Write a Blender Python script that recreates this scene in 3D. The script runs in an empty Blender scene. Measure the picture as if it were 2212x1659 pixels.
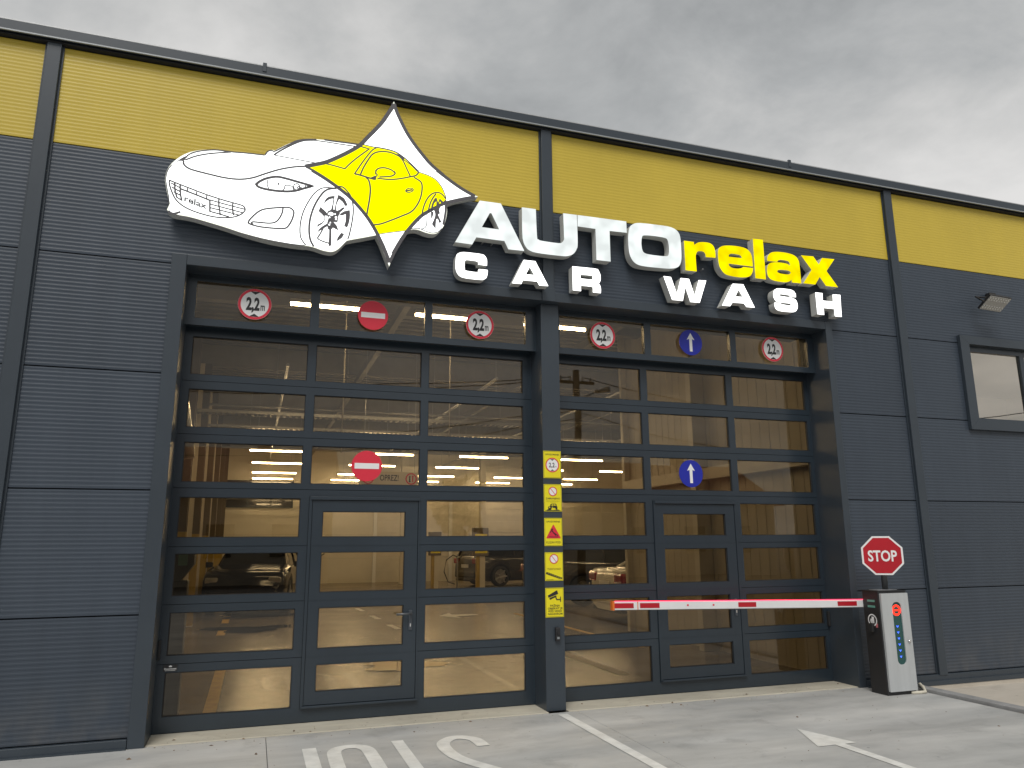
import bpy, bmesh, math, random
from mathutils import Vector, Matrix
from mathutils.geometry import tessellate_polygon
R = math.radians
random.seed(7)
scn = bpy.context.scene
C = scn.collection

# ------------------------------------------------------------------ camera
CAM = Vector((0.0, -6.9318, 1.5549))
PITCH, ROLL, YAW, FPX = 0.207826, -0.0066545, 0.3265948, 1619.446   # focal length in pixels of a 2212 px wide frame
_f = Vector((math.sin(YAW)*math.cos(PITCH), math.cos(YAW)*math.cos(PITCH), math.sin(PITCH)))
_r0 = Vector((math.cos(YAW), -math.sin(YAW), 0)); _u0 = _r0.cross(_f)
_r = math.cos(ROLL)*_r0 + math.sin(ROLL)*_u0
_u = -math.sin(ROLL)*_r0 + math.cos(ROLL)*_u0
cam = bpy.data.cameras.new('camera'); cam_o = bpy.data.objects.new('camera', cam); C.objects.link(cam_o)
cam.sensor_width = 36; cam.lens = FPX/2212*36; cam.clip_start = 0.05; cam.clip_end = 2000
m = Matrix((( _r.x, _u.x, -_f.x, CAM.x), (_r.y, _u.y, -_f.y, CAM.y), (_r.z, _u.z, -_f.z, CAM.z), (0, 0, 0, 1)))
cam_o.matrix_world = m
scn.camera = cam_o

# ------------------------------------------------------------------ sky, sun, exposure
SUN_EL, SUN_AZ = R(52), R(205)      # high and soft, behind and left of the camera, veiled by cloud
w = bpy.data.worlds.new('World'); scn.world = w; w.use_nodes = True
nt = w.node_tree; N = nt.nodes; Lk = nt.links
for n in list(N): N.remove(n)
def nd(t, **k):
    n = N.new(t)
    for a, b in k.items(): setattr(n, a, b)
    return n
def ramp(node, stops):
    cr = node.color_ramp
    while len(cr.elements) < len(stops): cr.elements.new(0.5)
    for e, (p, c) in zip(cr.elements, stops):
        e.position = p; e.color = (c[0], c[1], c[2], 1)
tc = nd('ShaderNodeTexCoord')
sep = nd('ShaderNodeSeparateXYZ'); Lk.new(tc.outputs['Generated'], sep.inputs[0])
az = nd('ShaderNodeMath', operation='ABSOLUTE'); Lk.new(sep.outputs[2], az.inputs[0])
ad = nd('ShaderNodeMath', operation='ADD'); Lk.new(az.outputs[0], ad.inputs[0]); ad.inputs[1].default_value = 0.22
dx = nd('ShaderNodeMath', operation='DIVIDE'); Lk.new(sep.outputs[0], dx.inputs[0]); Lk.new(ad.outputs[0], dx.inputs[1])
dy = nd('ShaderNodeMath', operation='DIVIDE'); Lk.new(sep.outputs[1], dy.inputs[0]); Lk.new(ad.outputs[0], dy.inputs[1])
cb = nd('ShaderNodeCombineXYZ'); Lk.new(dx.outputs[0], cb.inputs[0]); Lk.new(dy.outputs[0], cb.inputs[1])
cb.inputs[2].default_value = 21.6
n1 = nd('ShaderNodeTexNoise'); n1.inputs['Scale'].default_value = 1.15; n1.inputs['Detail'].default_value = 6; n1.inputs['Roughness'].default_value = 0.5; n1.inputs['Distortion'].default_value = 0.12
Lk.new(cb.outputs[0], n1.inputs['Vector'])
n2 = nd('ShaderNodeTexNoise'); n2.inputs['Scale'].default_value = 3.4; n2.inputs['Detail'].default_value = 8; n2.inputs['Roughness'].default_value = 0.6; n2.inputs['Distortion'].default_value = 0.25
Lk.new(cb.outputs[0], n2.inputs['Vector'])
mx = nd('ShaderNodeMix', data_type='FLOAT'); mx.inputs[0].default_value = 0.33
Lk.new(n1.outputs['Fac'], mx.inputs[2]); Lk.new(n2.outputs['Fac'], mx.inputs[3])
cr = nd('ShaderNodeValToRGB'); Lk.new(mx.outputs[0], cr.inputs[0])
ramp(cr, [(0.36, (2.0, 2.06, 2.06)), (0.46, (3.0, 3.05, 3.02)), (0.54, (4.0, 3.98, 3.88)), (0.66, (5.3, 5.2, 5.05))])
sky = nd('ShaderNodeTexSky', sky_type='NISHITA'); sky.sun_disc = False
sky.sun_elevation = SUN_EL; sky.sun_rotation = SUN_AZ; sky.dust_density = 2.0
mc = nd('ShaderNodeMix', data_type='RGBA'); mc.inputs[0].default_value = 0.94
Lk.new(sky.outputs[0], mc.inputs[6]); Lk.new(cr.outputs[0], mc.inputs[7])
bg = nd('ShaderNodeBackground'); bg.inputs[1].default_value = 0.12
Lk.new(mc.outputs[2], bg.inputs[0])
out = nd('ShaderNodeOutputWorld'); Lk.new(bg.outputs[0], out.inputs[0])
sun = bpy.data.lights.new('sun', 'SUN'); sun.energy = 1.5; sun.angle = R(28); sun.color = (1.0, 0.97, 0.92)
sun_o = bpy.data.objects.new('sun', sun); C.objects.link(sun_o)
# the sun lamp shines from the azimuth of the sky's sun
sd = Vector((math.sin(SUN_AZ)*math.cos(SUN_EL), math.cos(SUN_AZ)*math.cos(SUN_EL), math.sin(SUN_EL)))
sun_o.rotation_euler = sd.to_track_quat('Z', 'Y').to_euler(); sun_o.location = sd*40
vs = scn.view_settings; vs.view_transform = 'Standard'; vs.look = 'None'; vs.exposure = 0.32; vs.gamma = 1.0; vs.use_curve_mapping = False
cy = scn.cycles; cy.use_denoising = True
try: cy.denoiser = 'OPENIMAGEDENOISE'
except Exception: pass
cy.max_bounces = 8; cy.diffuse_bounces = 4; cy.glossy_bounces = 4; cy.transparent_max_bounces = 12
cy.sample_clamp_indirect = 4.0; cy.caustics_reflective = False; cy.caustics_refractive = False
try: cy.use_light_tree = True
except Exception: pass

# ------------------------------------------------------------------ pixels of the photograph to points of a plane
def ray(u, v):
    return _r*((u-1106)/FPX) + _u*(-(v-829.5)/FPX) + _f
S = 2212/3840
def on_y(nx, ny, Y):
    d = ray(nx*S, ny*S); t = (Y-CAM.y)/d.y; p = CAM + d*t
    return (p.x, p.z)
class Z:                                    # a magnified window of the photograph: origin and scale
    def __init__(s, ox, oy, sc): s.ox, s.oy, s.sc = ox, oy, sc
    def __call__(s, x, y, Y): return on_y(s.ox+x*s.sc, s.oy+y*s.sc, Y)

# ------------------------------------------------------------------ materials
def mat(name, col, rough=0.5, metal=0.0, var=0.0, vscale=3.0, bump=0.0, bscale=40.0, col2=None, spec=0.5, coat=0.0, stretch=None, emit=None, estr=0.0, rvar=0.0):
    m = bpy.data.materials.new(name); m.use_nodes = True
    t = m.node_tree; b = t.nodes['Principled BSDF']
    b.inputs['Base Color'].default_value = (*col, 1); b.inputs['Roughness'].default_value = rough
    b.inputs['Metallic'].default_value = metal; b.inputs['Specular IOR Level'].default_value = spec
    if coat: b.inputs['Coat Weight'].default_value = coat; b.inputs['Coat Roughness'].default_value = 0.06
    if emit: b.inputs['Emission Color'].default_value = (*emit, 1); b.inputs['Emission Strength'].default_value = estr
    tcn = t.nodes.new('ShaderNodeTexCoord'); vec = tcn.outputs['Object']
    if stretch:
        mp = t.nodes.new('ShaderNodeMapping'); mp.inputs['Scale'].default_value = stretch
        t.links.new(vec, mp.inputs[0]); vec = mp.outputs[0]
    if var > 0 or col2:
        n = t.nodes.new('ShaderNodeTexNoise'); n.inputs['Scale'].default_value = vscale; n.inputs['Detail'].default_value = 8; n.inputs['Roughness'].default_value = 0.62
        t.links.new(vec, n.inputs['Vector'])
        rp = t.nodes.new('ShaderNodeValToRGB'); t.links.new(n.outputs['Fac'], rp.inputs[0])
        c2 = col2 or tuple(c*(1-var) for c in col)
        hi = col if col2 else tuple(min(1, c*(1+var)) for c in col)
        rp.color_ramp.elements[0].position = 0.33; rp.color_ramp.elements[1].position = 0.67
        rp.color_ramp.elements[0].color = (*c2, 1); rp.color_ramp.elements[1].color = (*hi, 1)
        t.links.new(rp.outputs[0], b.inputs['Base Color'])
        if rvar:
            mr = t.nodes.new('ShaderNodeMapRange'); mr.inputs[3].default_value = rough-rvar; mr.inputs[4].default_value = rough+rvar
            t.links.new(n.outputs['Fac'], mr.inputs[0]); t.links.new(mr.outputs[0], b.inputs['Roughness'])
    if bump > 0:
        n = t.nodes.new('ShaderNodeTexNoise'); n.inputs['Scale'].default_value = bscale; n.inputs['Detail'].default_value = 5
        t.links.new(vec, n.inputs['Vector'])
        bp = t.nodes.new('ShaderNodeBump'); bp.inputs['Strength'].default_value = bump; bp.inputs['Distance'].default_value = 0.01
        t.links.new(n.outputs['Fac'], bp.inputs['Height']); t.links.new(bp.outputs[0], b.inputs['Normal'])
    return m

def glow(name, col, strength, blotch=0.0, scale=6.0, lo=None):
    """a light-giving face; blotch lets the lamps behind the sheet show as brighter clouds"""
    m = bpy.data.materials.new(name); m.use_nodes = True; t = m.node_tree
    for n in list(t.nodes): t.nodes.remove(n)
    o = t.nodes.new('ShaderNodeOutputMaterial'); e = t.nodes.new('ShaderNodeEmission')
    e.inputs[0].default_value = (*col, 1); e.inputs[1].default_value = strength
    if blotch:
        tcn = t.nodes.new('ShaderNodeTexCoord'); n = t.nodes.new('ShaderNodeTexNoise')
        n.inputs['Scale'].default_value = scale; n.inputs['Detail'].default_value = 1.5
        t.links.new(tcn.outputs['Object'], n.inputs['Vector'])
        mr = t.nodes.new('ShaderNodeMapRange'); mr.inputs[1].default_value = 0.35; mr.inputs[2].default_value = 0.65
        mr.inputs[3].default_value = strength*(1-blotch); mr.inputs[4].default_value = strength*(1+blotch)
        t.links.new(n.outputs['Fac'], mr.inputs[0]); t.links.new(mr.outputs[0], e.inputs[1])
    t.links.new(e.outputs[0], o.inputs[0])
    return m

def glass(name, tint, gain=1.0, wob=0.0, base=0.0):
    m = bpy.data.materials.new(name); m.use_nodes = True; t = m.node_tree
    for n in list(t.nodes): t.nodes.remove(n)
    o = t.nodes.new('ShaderNodeOutputMaterial'); tr = t.nodes.new('ShaderNodeBsdfTransparent'); tr.inputs[0].default_value = (*tint, 1)
    gl = t.nodes.new('ShaderNodeBsdfGlossy'); gl.inputs['Roughness'].default_value = 0.0; gl.inputs['Color'].default_value = (1, 0.93, 0.83, 1)
    fr = t.nodes.new('ShaderNodeFresnel'); fr.inputs[0].default_value = 1.52
    mu = t.nodes.new('ShaderNodeMath'); mu.operation = 'MULTIPLY_ADD'; mu.inputs[1].default_value = gain; mu.inputs[2].default_value = base; mu.use_clamp = True
    t.links.new(fr.outputs[0], mu.inputs[0])
    if wob:
        tcn = t.nodes.new('ShaderNodeTexCoord'); n = t.nodes.new('ShaderNodeTexNoise'); n.inputs['Scale'].default_value = 1.6; n.inputs['Detail'].default_value = 0
        t.links.new(tcn.outputs['Object'], n.inputs['Vector'])
        bp = t.nodes.new('ShaderNodeBump'); bp.inputs['Strength'].default_value = wob; bp.inputs['Distance'].default_value = 0.02
        t.links.new(n.outputs['Fac'], bp.inputs['Height']); t.links.new(bp.outputs[0], gl.inputs['Normal'])
    mi = t.nodes.new('ShaderNodeMixShader')
    t.links.new(mu.outputs[0], mi.inputs[0]); t.links.new(tr.outputs[0], mi.inputs[1]); t.links.new(gl.outputs[0], mi.inputs[2])
    t.links.new(mi.outputs[0], o.inputs[0])
    return m

def concrete(name, hi, lo, dark, rough=0.7, stain=0.45, sx=1.0, gloss_var=0.12, streak=(0.35, 1.2, 1)):
    m = bpy.data.materials.new(name); m.use_nodes = True; t = m.node_tree; b = t.nodes['Principled BSDF']
    tcn = t.nodes.new('ShaderNodeTexCoord'); mp = t.nodes.new('ShaderNodeMapping'); mp.inputs['Scale'].default_value = streak
    mp.inputs['Rotation'].default_value = (0, 0, R(24))
    t.links.new(tcn.outputs['Object'], mp.inputs[0])
    def noise(scale, det, vec, rough=0.6, dist=0.0):
        n = t.nodes.new('ShaderNodeTexNoise'); n.inputs['Scale'].default_value = scale; n.inputs['Detail'].default_value = det; n.inputs['Roughness'].default_value = rough; n.inputs['Distortion'].default_value = dist
        t.links.new(vec, n.inputs['Vector']); return n.outputs['Fac']
    a = noise(1.3*sx, 10, mp.outputs[0], 0.66, 0.2)
    r1 = t.nodes.new('ShaderNodeValToRGB'); t.links.new(a, r1.inputs[0])
    r1.color_ramp.elements[0].position = 0.33; r1.color_ramp.elements[0].color = (*lo, 1)
    r1.color_ramp.elements[1].position = 0.66; r1.color_ramp.elements[1].color = (*hi, 1)
    s = noise(2.6*sx, 8, tcn.outputs['Object'], 0.68, 0.25)
    r2 = t.nodes.new('ShaderNodeMapRange'); r2.inputs[1].default_value = 0.55; r2.inputs[2].default_value = 0.75; r2.inputs[3].default_value = 0; r2.inputs[4].default_value = stain
    t.links.new(s, r2.inputs[0])
    mi = t.nodes.new('ShaderNodeMix'); mi.data_type = 'RGBA'
    t.links.new(r2.outputs[0], mi.inputs[0]); t.links.new(r1.outputs[0], mi.inputs[6]); mi.inputs[7].default_value = (*dark, 1)
    # small spots: oil drips and chewing gum
    vo = t.nodes.new('ShaderNodeTexVoronoi'); vo.inputs['Scale'].default_value = 5.5; t.links.new(tcn.outputs['Object'], vo.inputs['Vector'])
    g = noise(30, 2, tcn.outputs['Object'])
    sub = t.nodes.new('ShaderNodeMath'); sub.operation = 'MULTIPLY_ADD'; t.links.new(g, sub.inputs[0]); sub.inputs[1].default_value = 0.09; t.links.new(vo.outputs['Distance'], sub.inputs[2])
    r3 = t.nodes.new('ShaderNodeMapRange'); r3.inputs[1].default_value = 0.085; r3.inputs[2].default_value = 0.125; r3.inputs[3].default_value = 0.5; r3.inputs[4].default_value = 0
    t.links.new(sub.outputs[0], r3.inputs[0])
    sel = t.nodes.new('ShaderNodeMath'); sel.operation = 'GREATER_THAN'; sel.inputs[1].default_value = 0.55
    sc = t.nodes.new('ShaderNodeSeparateColor'); t.links.new(vo.outputs['Color'], sc.inputs[0]); t.links.new(sc.outputs[0], sel.inputs[0])
    mm = t.nodes.new('ShaderNodeMath'); mm.operation = 'MULTIPLY'; t.links.new(r3.outputs[0], mm.inputs[0]); t.links.new(sel.outputs[0], mm.inputs[1])
    m2 = t.nodes.new('ShaderNodeMix'); m2.data_type = 'RGBA'
    t.links.new(mm.outputs[0], m2.inputs[0]); t.links.new(mi.outputs[2], m2.inputs[6]); m2.inputs[7].default_value = (*[c*0.55 for c in dark], 1)
    t.links.new(m2.outputs[2], b.inputs['Base Color'])
    mr = t.nodes.new('ShaderNodeMapRange'); mr.inputs[3].default_value = rough-gloss_var; mr.inputs[4].default_value = rough+gloss_var
    t.links.new(a, mr.inputs[0]); t.links.new(mr.outputs[0], b.inputs['Roughness'])
    bp = t.nodes.new('ShaderNodeBump'); bp.inputs['Strength'].default_value = 0.12; bp.inputs['Distance'].default_value = 0.01
    t.links.new(noise(55, 6, tcn.outputs['Object'], 0.7), bp.inputs['Height']); t.links.new(bp.outputs[0], b.inputs['Normal'])
    return m

M = {}
def cladding(name, col, rough, sk=1.0):
    """painted sheet: slight shift from sheet to sheet, rain streaks, dust thrown up at the foot"""
    m = mat(name, col, rough, spec=0.42); t = m.node_tree; b = t.nodes['Principled BSDF']
    tcn = t.nodes.new('ShaderNodeTexCoord'); oi = t.nodes.new('ShaderNodeObjectInfo')
    def noise(scale, stretch, det):
        mp = t.nodes.new('ShaderNodeMapping'); mp.inputs['Scale'].default_value = stretch; t.links.new(tcn.outputs['Object'], mp.inputs[0])
        n = t.nodes.new('ShaderNodeTexNoise'); n.inputs['Scale'].default_value = scale; n.inputs['Detail'].default_value = det; n.inputs['Roughness'].default_value = 0.6
        t.links.new(mp.outputs[0], n.inputs['Vector']); return n.outputs['Fac']
    def remap(s, a, b_, c, d):
        r = t.nodes.new('ShaderNodeMapRange'); r.inputs[1].default_value = a; r.inputs[2].default_value = b_; r.inputs[3].default_value = c; r.inputs[4].default_value = d
        t.links.new(s, r.inputs[0]); return r.outputs[0]
    def mul(p, q):
        n = t.nodes.new('ShaderNodeMath'); n.operation = 'MULTIPLY'; t.links.new(p, n.inputs[0]); t.links.new(q, n.inputs[1]); return n.outputs[0]
    v = mul(mul(remap(oi.outputs['Random'], 0, 1, 0.93, 1.07), remap(noise(2.2, (3.2, 1, 0.22), 7), 0.3, 0.7, 1-0.10*sk, 1+0.08*sk)), remap(noise(0.5, (1, 1, 1), 4), 0.3, 0.7, 0.93, 1.07))
    hs = t.nodes.new('ShaderNodeHueSaturation'); hs.inputs['Color'].default_value = (*col, 1); t.links.new(v, hs.inputs['Value'])
    sp = t.nodes.new('ShaderNodeSeparateXYZ'); t.links.new(tcn.outputs['Object'], sp.inputs[0])
    foot = mul(remap(sp.outputs[2], 0.0, 0.55, 0.42, 0.0), remap(noise(5, (1, 1, 0.6), 8), 0.38, 0.68, 0.0, 1.0))
    mx_ = t.nodes.new('ShaderNodeMix'); mx_.data_type = 'RGBA'; t.links.new(foot, mx_.inputs[0]); t.links.new(hs.outputs[0], mx_.inputs[6]); mx_.inputs[7].default_value = (0.16, 0.15, 0.135, 1)
    t.links.new(mx_.outputs[2], b.inputs['Base Color'])
    t.links.new(remap(noise(1.1, (1.5, 1, 0.5), 5), 0.3, 0.7, rough-0.07, rough+0.08), b.inputs['Roughness'])
    bp = t.nodes.new('ShaderNodeBump'); bp.inputs['Strength'].default_value = 0.10; bp.inputs['Distance'].default_value = 0.02
    t.links.new(noise(1.4, (1, 1, 1), 2), bp.inputs['Height']); t.links.new(bp.outputs[0], b.inputs['Normal'])
    return m
M['panel'] = cladding('anthracite_cladding', (0.048, 0.062, 0.083), 0.42, 0.7)
M['panel_y'] = cladding('yellow_cladding', (0.58, 0.435, 0.055), 0.36, 0.25)
M['trim'] = mat('anthracite_flashing', (0.040, 0.052, 0.066), 0.36, var=0.07, vscale=1.5, spec=0.5, bump=0.05, bscale=2.5)
M['door'] = mat('anthracite_door_paint', (0.026, 0.037, 0.049), 0.26, var=0.08, vscale=1.5, spec=0.55, bump=0.04, bscale=3)
M['dark'] = mat('shadow_gap_black', (0.012, 0.013, 0.015), 0.8)
M['rubber'] = mat('black_rubber', (0.015, 0.015, 0.016), 0.7)
M['glass'] = glass('bronze_glass', (0.51, 0.415, 0.275), gain=1.85, wob=0.05)
M['glass_c'] = glass('clear_glass', (0.80, 0.80, 0.76), gain=3.2, wob=0.015, base=0.22)
M['apron'] = concrete('apron_concrete', (0.54, 0.54, 0.525), (0.33, 0.335, 0.33), (0.21, 0.21, 0.205), 0.58, stain=0.5)
M['thresh'] = concrete('threshold_concrete', (0.56, 0.53, 0.44), (0.42, 0.39, 0.32), (0.25, 0.22, 0.17), 0.75, stain=0.6, sx=2.5)
M['yard'] = concrete('yard_concrete', (0.55, 0.50, 0.43), (0.44, 0.40, 0.34), (0.32, 0.28, 0.24), 0.8)
M['floor'] = concrete('polished_floor', (0.235, 0.19, 0.13), (0.165, 0.13, 0.088), (0.085, 0.068, 0.05), 0.24, stain=0.6, gloss_var=0.10, streak=(0.6, 0.6, 1))
M['asphalt'] = mat('asphalt', (0.055, 0.055, 0.056), 0.85, var=0.25, vscale=4, bump=0.3, bscale=120)
M['paint_w'] = mat('road_paint_white', (0.80, 0.80, 0.77), 0.6, col2=(0.62, 0.62, 0.59), vscale=7, bump=0.1, bscale=80)
M['paint_y'] = mat('road_paint_yellow', (0.75, 0.46, 0.03), 0.55, col2=(0.5, 0.31, 0.04), vscale=6)
M['white_l'] = glow('sign_light_white', (0.97, 1.0, 0.985), 1.75)
M['white_s'] = glow('sign_light_small', (1.0, 1.0, 0.99), 2.1)
M['white_a'] = glow('sign_light_blotchy', (0.94, 1.0, 0.985), 0.80, blotch=0.14, scale=5.5)
M['yellow_l'] = glow('sign_light_yellow', (1.0, 0.95, 0.0), 1.15)
M['yellow_a'] = glow('sign_light_yellow_blotchy', (1.0, 0.82, 0.0), 0.9, blotch=0.16, scale=6)
M['return'] = mat('sign_return_grey', (0.60, 0.61, 0.585), 0.55, var=0.05)
M['rim'] = glow('sign_rim_light', (0.98, 1.0, 0.85), 1.05)
M['line'] = mat('sign_line_vinyl', (0.105, 0.10, 0.11), 0.5)
M['white'] = mat('white_print', (0.86, 0.86, 0.86), 0.4)
M['red'] = mat('red_print', (0.72, 0.03, 0.06), 0.4)
M['red_d'] = mat('stop_red', (0.47, 0.008, 0.02), 0.4, var=0.05)
M['blue'] = mat('blue_print', (0.012, 0.022, 0.36), 0.4)
M['black'] = mat('black_print', (0.02, 0.02, 0.022), 0.45)
M['yel'] = mat('yellow_sticker', (0.86, 0.74, 0.015), 0.4, var=0.03)
M['grey'] = mat('grey_steel', (0.40, 0.41, 0.42), 0.35, metal=0.6, var=0.1)
M['chrome'] = mat('chrome', (0.75, 0.75, 0.76), 0.12, metal=1.0)
M['box_black'] = mat('barrier_black', (0.018, 0.018, 0.02), 0.5, var=0.1, bump=0.1, bscale=200)
M['box_grey'] = mat('barrier_grey_door', (0.50, 0.52, 0.53), 0.40, metal=0.1, var=0.06, vscale=3, stretch=(6, 1, 0.5))
M['arm'] = mat('barrier_arm_white', (0.78, 0.78, 0.79), 0.38, var=0.03)
M['slot'] = mat('barrier_slot_green', (0.02, 0.085, 0.08), 0.2)
M['led_r'] = glow('led_red', (1.0, 0.03, 0.015), 2.4)
M['led_b'] = glow('led_blue', (0.05, 0.12, 1.0), 3.2)
M['led_strip'] = glow('led_strip_red', (1.0, 0.04, 0.10), 2.6)
M['orange'] = mat('orange_cap', (0.75, 0.17, 0.02), 0.5)
M['slit'] = mat('green_slit', (0.12, 0.33, 0.27), 0.4)
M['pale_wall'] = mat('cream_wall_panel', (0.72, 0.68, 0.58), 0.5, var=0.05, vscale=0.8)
M['tan_wall'] = mat('tan_wall_panel', (0.15, 0.118, 0.078), 0.55, var=0.08, vscale=0.8)  # dark tan puts the left wall's shade into its colour
M['cream'] = mat('cream_steel', (0.70, 0.66, 0.57), 0.45, var=0.05)
M['ceil'] = mat('ceiling_deck', (0.25, 0.24, 0.225), 0.6, var=0.1)
M['tube'] = glow('lamp_tube', (1.0, 0.87, 0.64), 68.0)
M['guard'] = mat('guard_brown', (0.11, 0.085, 0.055), 0.5, var=0.1)  # brown standing in for shade on the left columns
M['col_y'] = mat('column_yellow', (0.42, 0.29, 0.04), 0.5, var=0.1)
M['tyre'] = mat('tyre', (0.02, 0.02, 0.02), 0.8)
M['rimm'] = mat('alloy_rim', (0.45, 0.45, 0.46), 0.3, metal=0.8)
M['carglass'] = mat('car_glass', (0.012, 0.013, 0.014), 0.05, spec=0.8)
M['car_k'] = mat('car_paint_black', (0.006, 0.005, 0.006), 0.12, spec=0.25)
M['car_g'] = mat('car_paint_grey', (0.045, 0.042, 0.04), 0.25, metal=0.4, coat=1.0)
M['car_w'] = mat('car_paint_pearl', (0.74, 0.72, 0.66), 0.22, coat=1.0)
M['car_b'] = mat('car_paint_brown', (0.05, 0.042, 0.036), 0.25, coat=1.0)
M['tail'] = mat('tail_lamp', (0.32, 0.008, 0.01), 0.1, coat=1.0)
M['head'] = mat('head_lamp', (0.5, 0.5, 0.5), 0.08, metal=0.6)
M['alu'] = mat('aluminium_duct', (0.6, 0.6, 0.6), 0.25, metal=0.9, bump=0.3, bscale=30)
M['wood'] = mat('weathered_pole', (0.14, 0.11, 0.085), 0.9, var=0.3, vscale=8)
M['roof'] = mat('clay_roof', (0.26, 0.11, 0.065), 0.8, var=0.25, vscale=6)
M['stucco'] = mat('stucco', (0.45, 0.42, 0.36), 0.9, var=0.08)
M['leaf'] = mat('leaf', (0.05, 0.085, 0.03), 0.7, var=0.4, vscale=2)
M['cable'] = mat('beige_cable', (0.62, 0.58, 0.48), 0.6)

# ------------------------------------------------------------------ mesh building
class MB:
    def __init__(s): s.v = []; s.f = []; s.smooth = False
    def poly(s, pts):
        i = len(s.v); s.v += [tuple(p) for p in pts]; s.f.append(tuple(range(i, i+len(pts)))); return s
    def box(s, x0, x1, y0, y1, z0, z1):
        i = len(s.v)
        s.v += [(x0,y0,z0),(x1,y0,z0),(x1,y1,z0),(x0,y1,z0),(x0,y0,z1),(x1,y0,z1),(x1,y1,z1),(x0,y1,z1)]
        for f in ((0,3,2,1),(4,5,6,7),(0,1,5,4),(1,2,6,5),(2,3,7,6),(3,0,4,7)): s.f.append(tuple(i+k for k in f))
        return s
    def cbox(s, x0, x1, y0, y1, z0, z1, c=0.006):
        """box with chamfered edges"""
        bm = bmesh.new(); bmesh.ops.create_cube(bm, size=1)
        for v in bm.verts: v.co = Vector((x0+(v.co.x+.5)*(x1-x0), y0+(v.co.y+.5)*(y1-y0), z0+(v.co.z+.5)*(z1-z0)))
        bmesh.ops.bevel(bm, geom=bm.edges[:], offset=min(c, .45*min(x1-x0, y1-y0, z1-z0)), segments=2, affect='EDGES', profile=0.5)
        s.bm(bm); bm.free(); return s
    def bm(s, bm):
        i = len(s.v); bm.verts.index_update(); s.v += [tuple(v.co) for v in bm.verts]
        s.f += [tuple(i+v.index for v in f.verts) for f in bm.faces]
    def tube(s, pts, r, n=10, caps=True):
        pts = [Vector(p) for p in pts]; rr = r if isinstance(r, (list, tuple)) else [r]*len(pts); base = len(s.v)
        up = Vector((0, 0, 1))
        for k, p in enumerate(pts):
            d = (pts[min(k+1, len(pts)-1)]-pts[max(k-1, 0)]).normalized()
            a = d.cross(up); a = a.normalized() if a.length > 1e-4 else Vector((1, 0, 0))
            b = d.cross(a).normalized()
            for j in range(n):
                t = 2*math.pi*j/n; s.v.append(tuple(p+(a*math.cos(t)+b*math.sin(t))*rr[k]))
        for k in range(len(pts)-1):
            for j in range(n):
                a0 = base+k*n+j; a1 = base+k*n+(j+1) % n; s.f.append((a0, a1, a1+n, a0+n))
        if caps:
            s.f.append(tuple(base+j for j in range(n))[::-1]); e = base+(len(pts)-1)*n; s.f.append(tuple(e+j for j in range(n)))
        return s
    def plate(s, loops, y0, y1, back=True, sides=True):
        """outline (x, z) with holes as a slab from y0 (front) to y1 (back)"""
        vl = [[Vector((p[0], y0, p[1])) for p in l] for l in loops]
        flat = [p for l in vl for p in l]; n = len(flat); i = len(s.v)
        s.v += [tuple(p) for p in flat]
        tris = tessellate_polygon([[Vector((p.x, p.z, 0)) for p in l] for l in vl])
        for t in tris:
            a, b, c = (flat[k] for k in t)
            nn = (b-a).cross(c-a)
            t = t if nn.y < 0 else t[::-1]
            s.f.append(tuple(i+k for k in t))
        if y1 is None or y1 == y0: return s
        s.v += [(p.x, y1, p.z) for p in flat]
        if back: s.f += [tuple(i+n+k for k in (t if (flat[t[1]]-flat[t[0]]).cross(flat[t[2]]-flat[t[0]]).y > 0 else t[::-1])) for t in tris]
        if sides:
            o = i
            for l in vl:
                k = len(l)
                for j in range(k):
                    a = o+j; b = o+(j+1) % k; s.f.append((a, b, b+n, a+n))
                o += k
        return s
    def ribbon(s, pts, wd, y, closed=False):
        """flat stroke of width wd along (x, z) points on the plane y"""
        P = [Vector((p[0], p[1])) for p in pts]; n = len(P); L = []; Rr = []
        for k in range(n):
            a = P[(k-1) % n] if closed or k > 0 else P[k]; b = P[(k+1) % n] if closed or k < n-1 else P[k]
            d1 = (P[k]-a); d2 = (b-P[k])
            if d1.length < 1e-9: d1 = d2
            if d2.length < 1e-9: d2 = d1
            d1 = d1.normalized(); d2 = d2.normalized(); t = (d1+d2)
            t = t.normalized() if t.length > 1e-3 else d1
            nn = Vector((-t.y, t.x)); sc = 1/max(0.5, nn.dot(Vector((-d1.y, d1.x))))
            L.append(P[k]+nn*wd/2*sc); Rr.append(P[k]-nn*wd/2*sc)
        i = len(s.v); s.v += [(p.x, y, p.y) for p in L]+[(p.x, y, p.y) for p in Rr]
        for k in range(n if closed else n-1):
            k2 = (k+1) % n; s.f.append((i+k, i+k2, i+n+k2, i+n+k))
        return s
    def grid_frame(s, x0, x1, z0, z1, holes, y0, y1):
        """rectangular slab with rectangular openings"""
        e = 1e-5
        xs = sorted({x0, x1, *[min(max(h[k], x0), x1) for h in holes for k in (0, 1)]})
        zs = sorted({z0, z1, *[min(max(h[k], z0), z1) for h in holes for k in (2, 3)]})
        xs = [x for k, x in enumerate(xs) if k == 0 or x-xs[k-1] > e]; zs = [z for k, z in enumerate(zs) if k == 0 or z-zs[k-1] > e]
        def solid(i, j):
            if i < 0 or j < 0 or i >= len(xs)-1 or j >= len(zs)-1: return False
            cx = (xs[i]+xs[i+1])/2; cz = (zs[j]+zs[j+1])/2
            return not any(h[0] < cx < h[1] and h[2] < cz < h[3] for h in holes)
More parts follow.
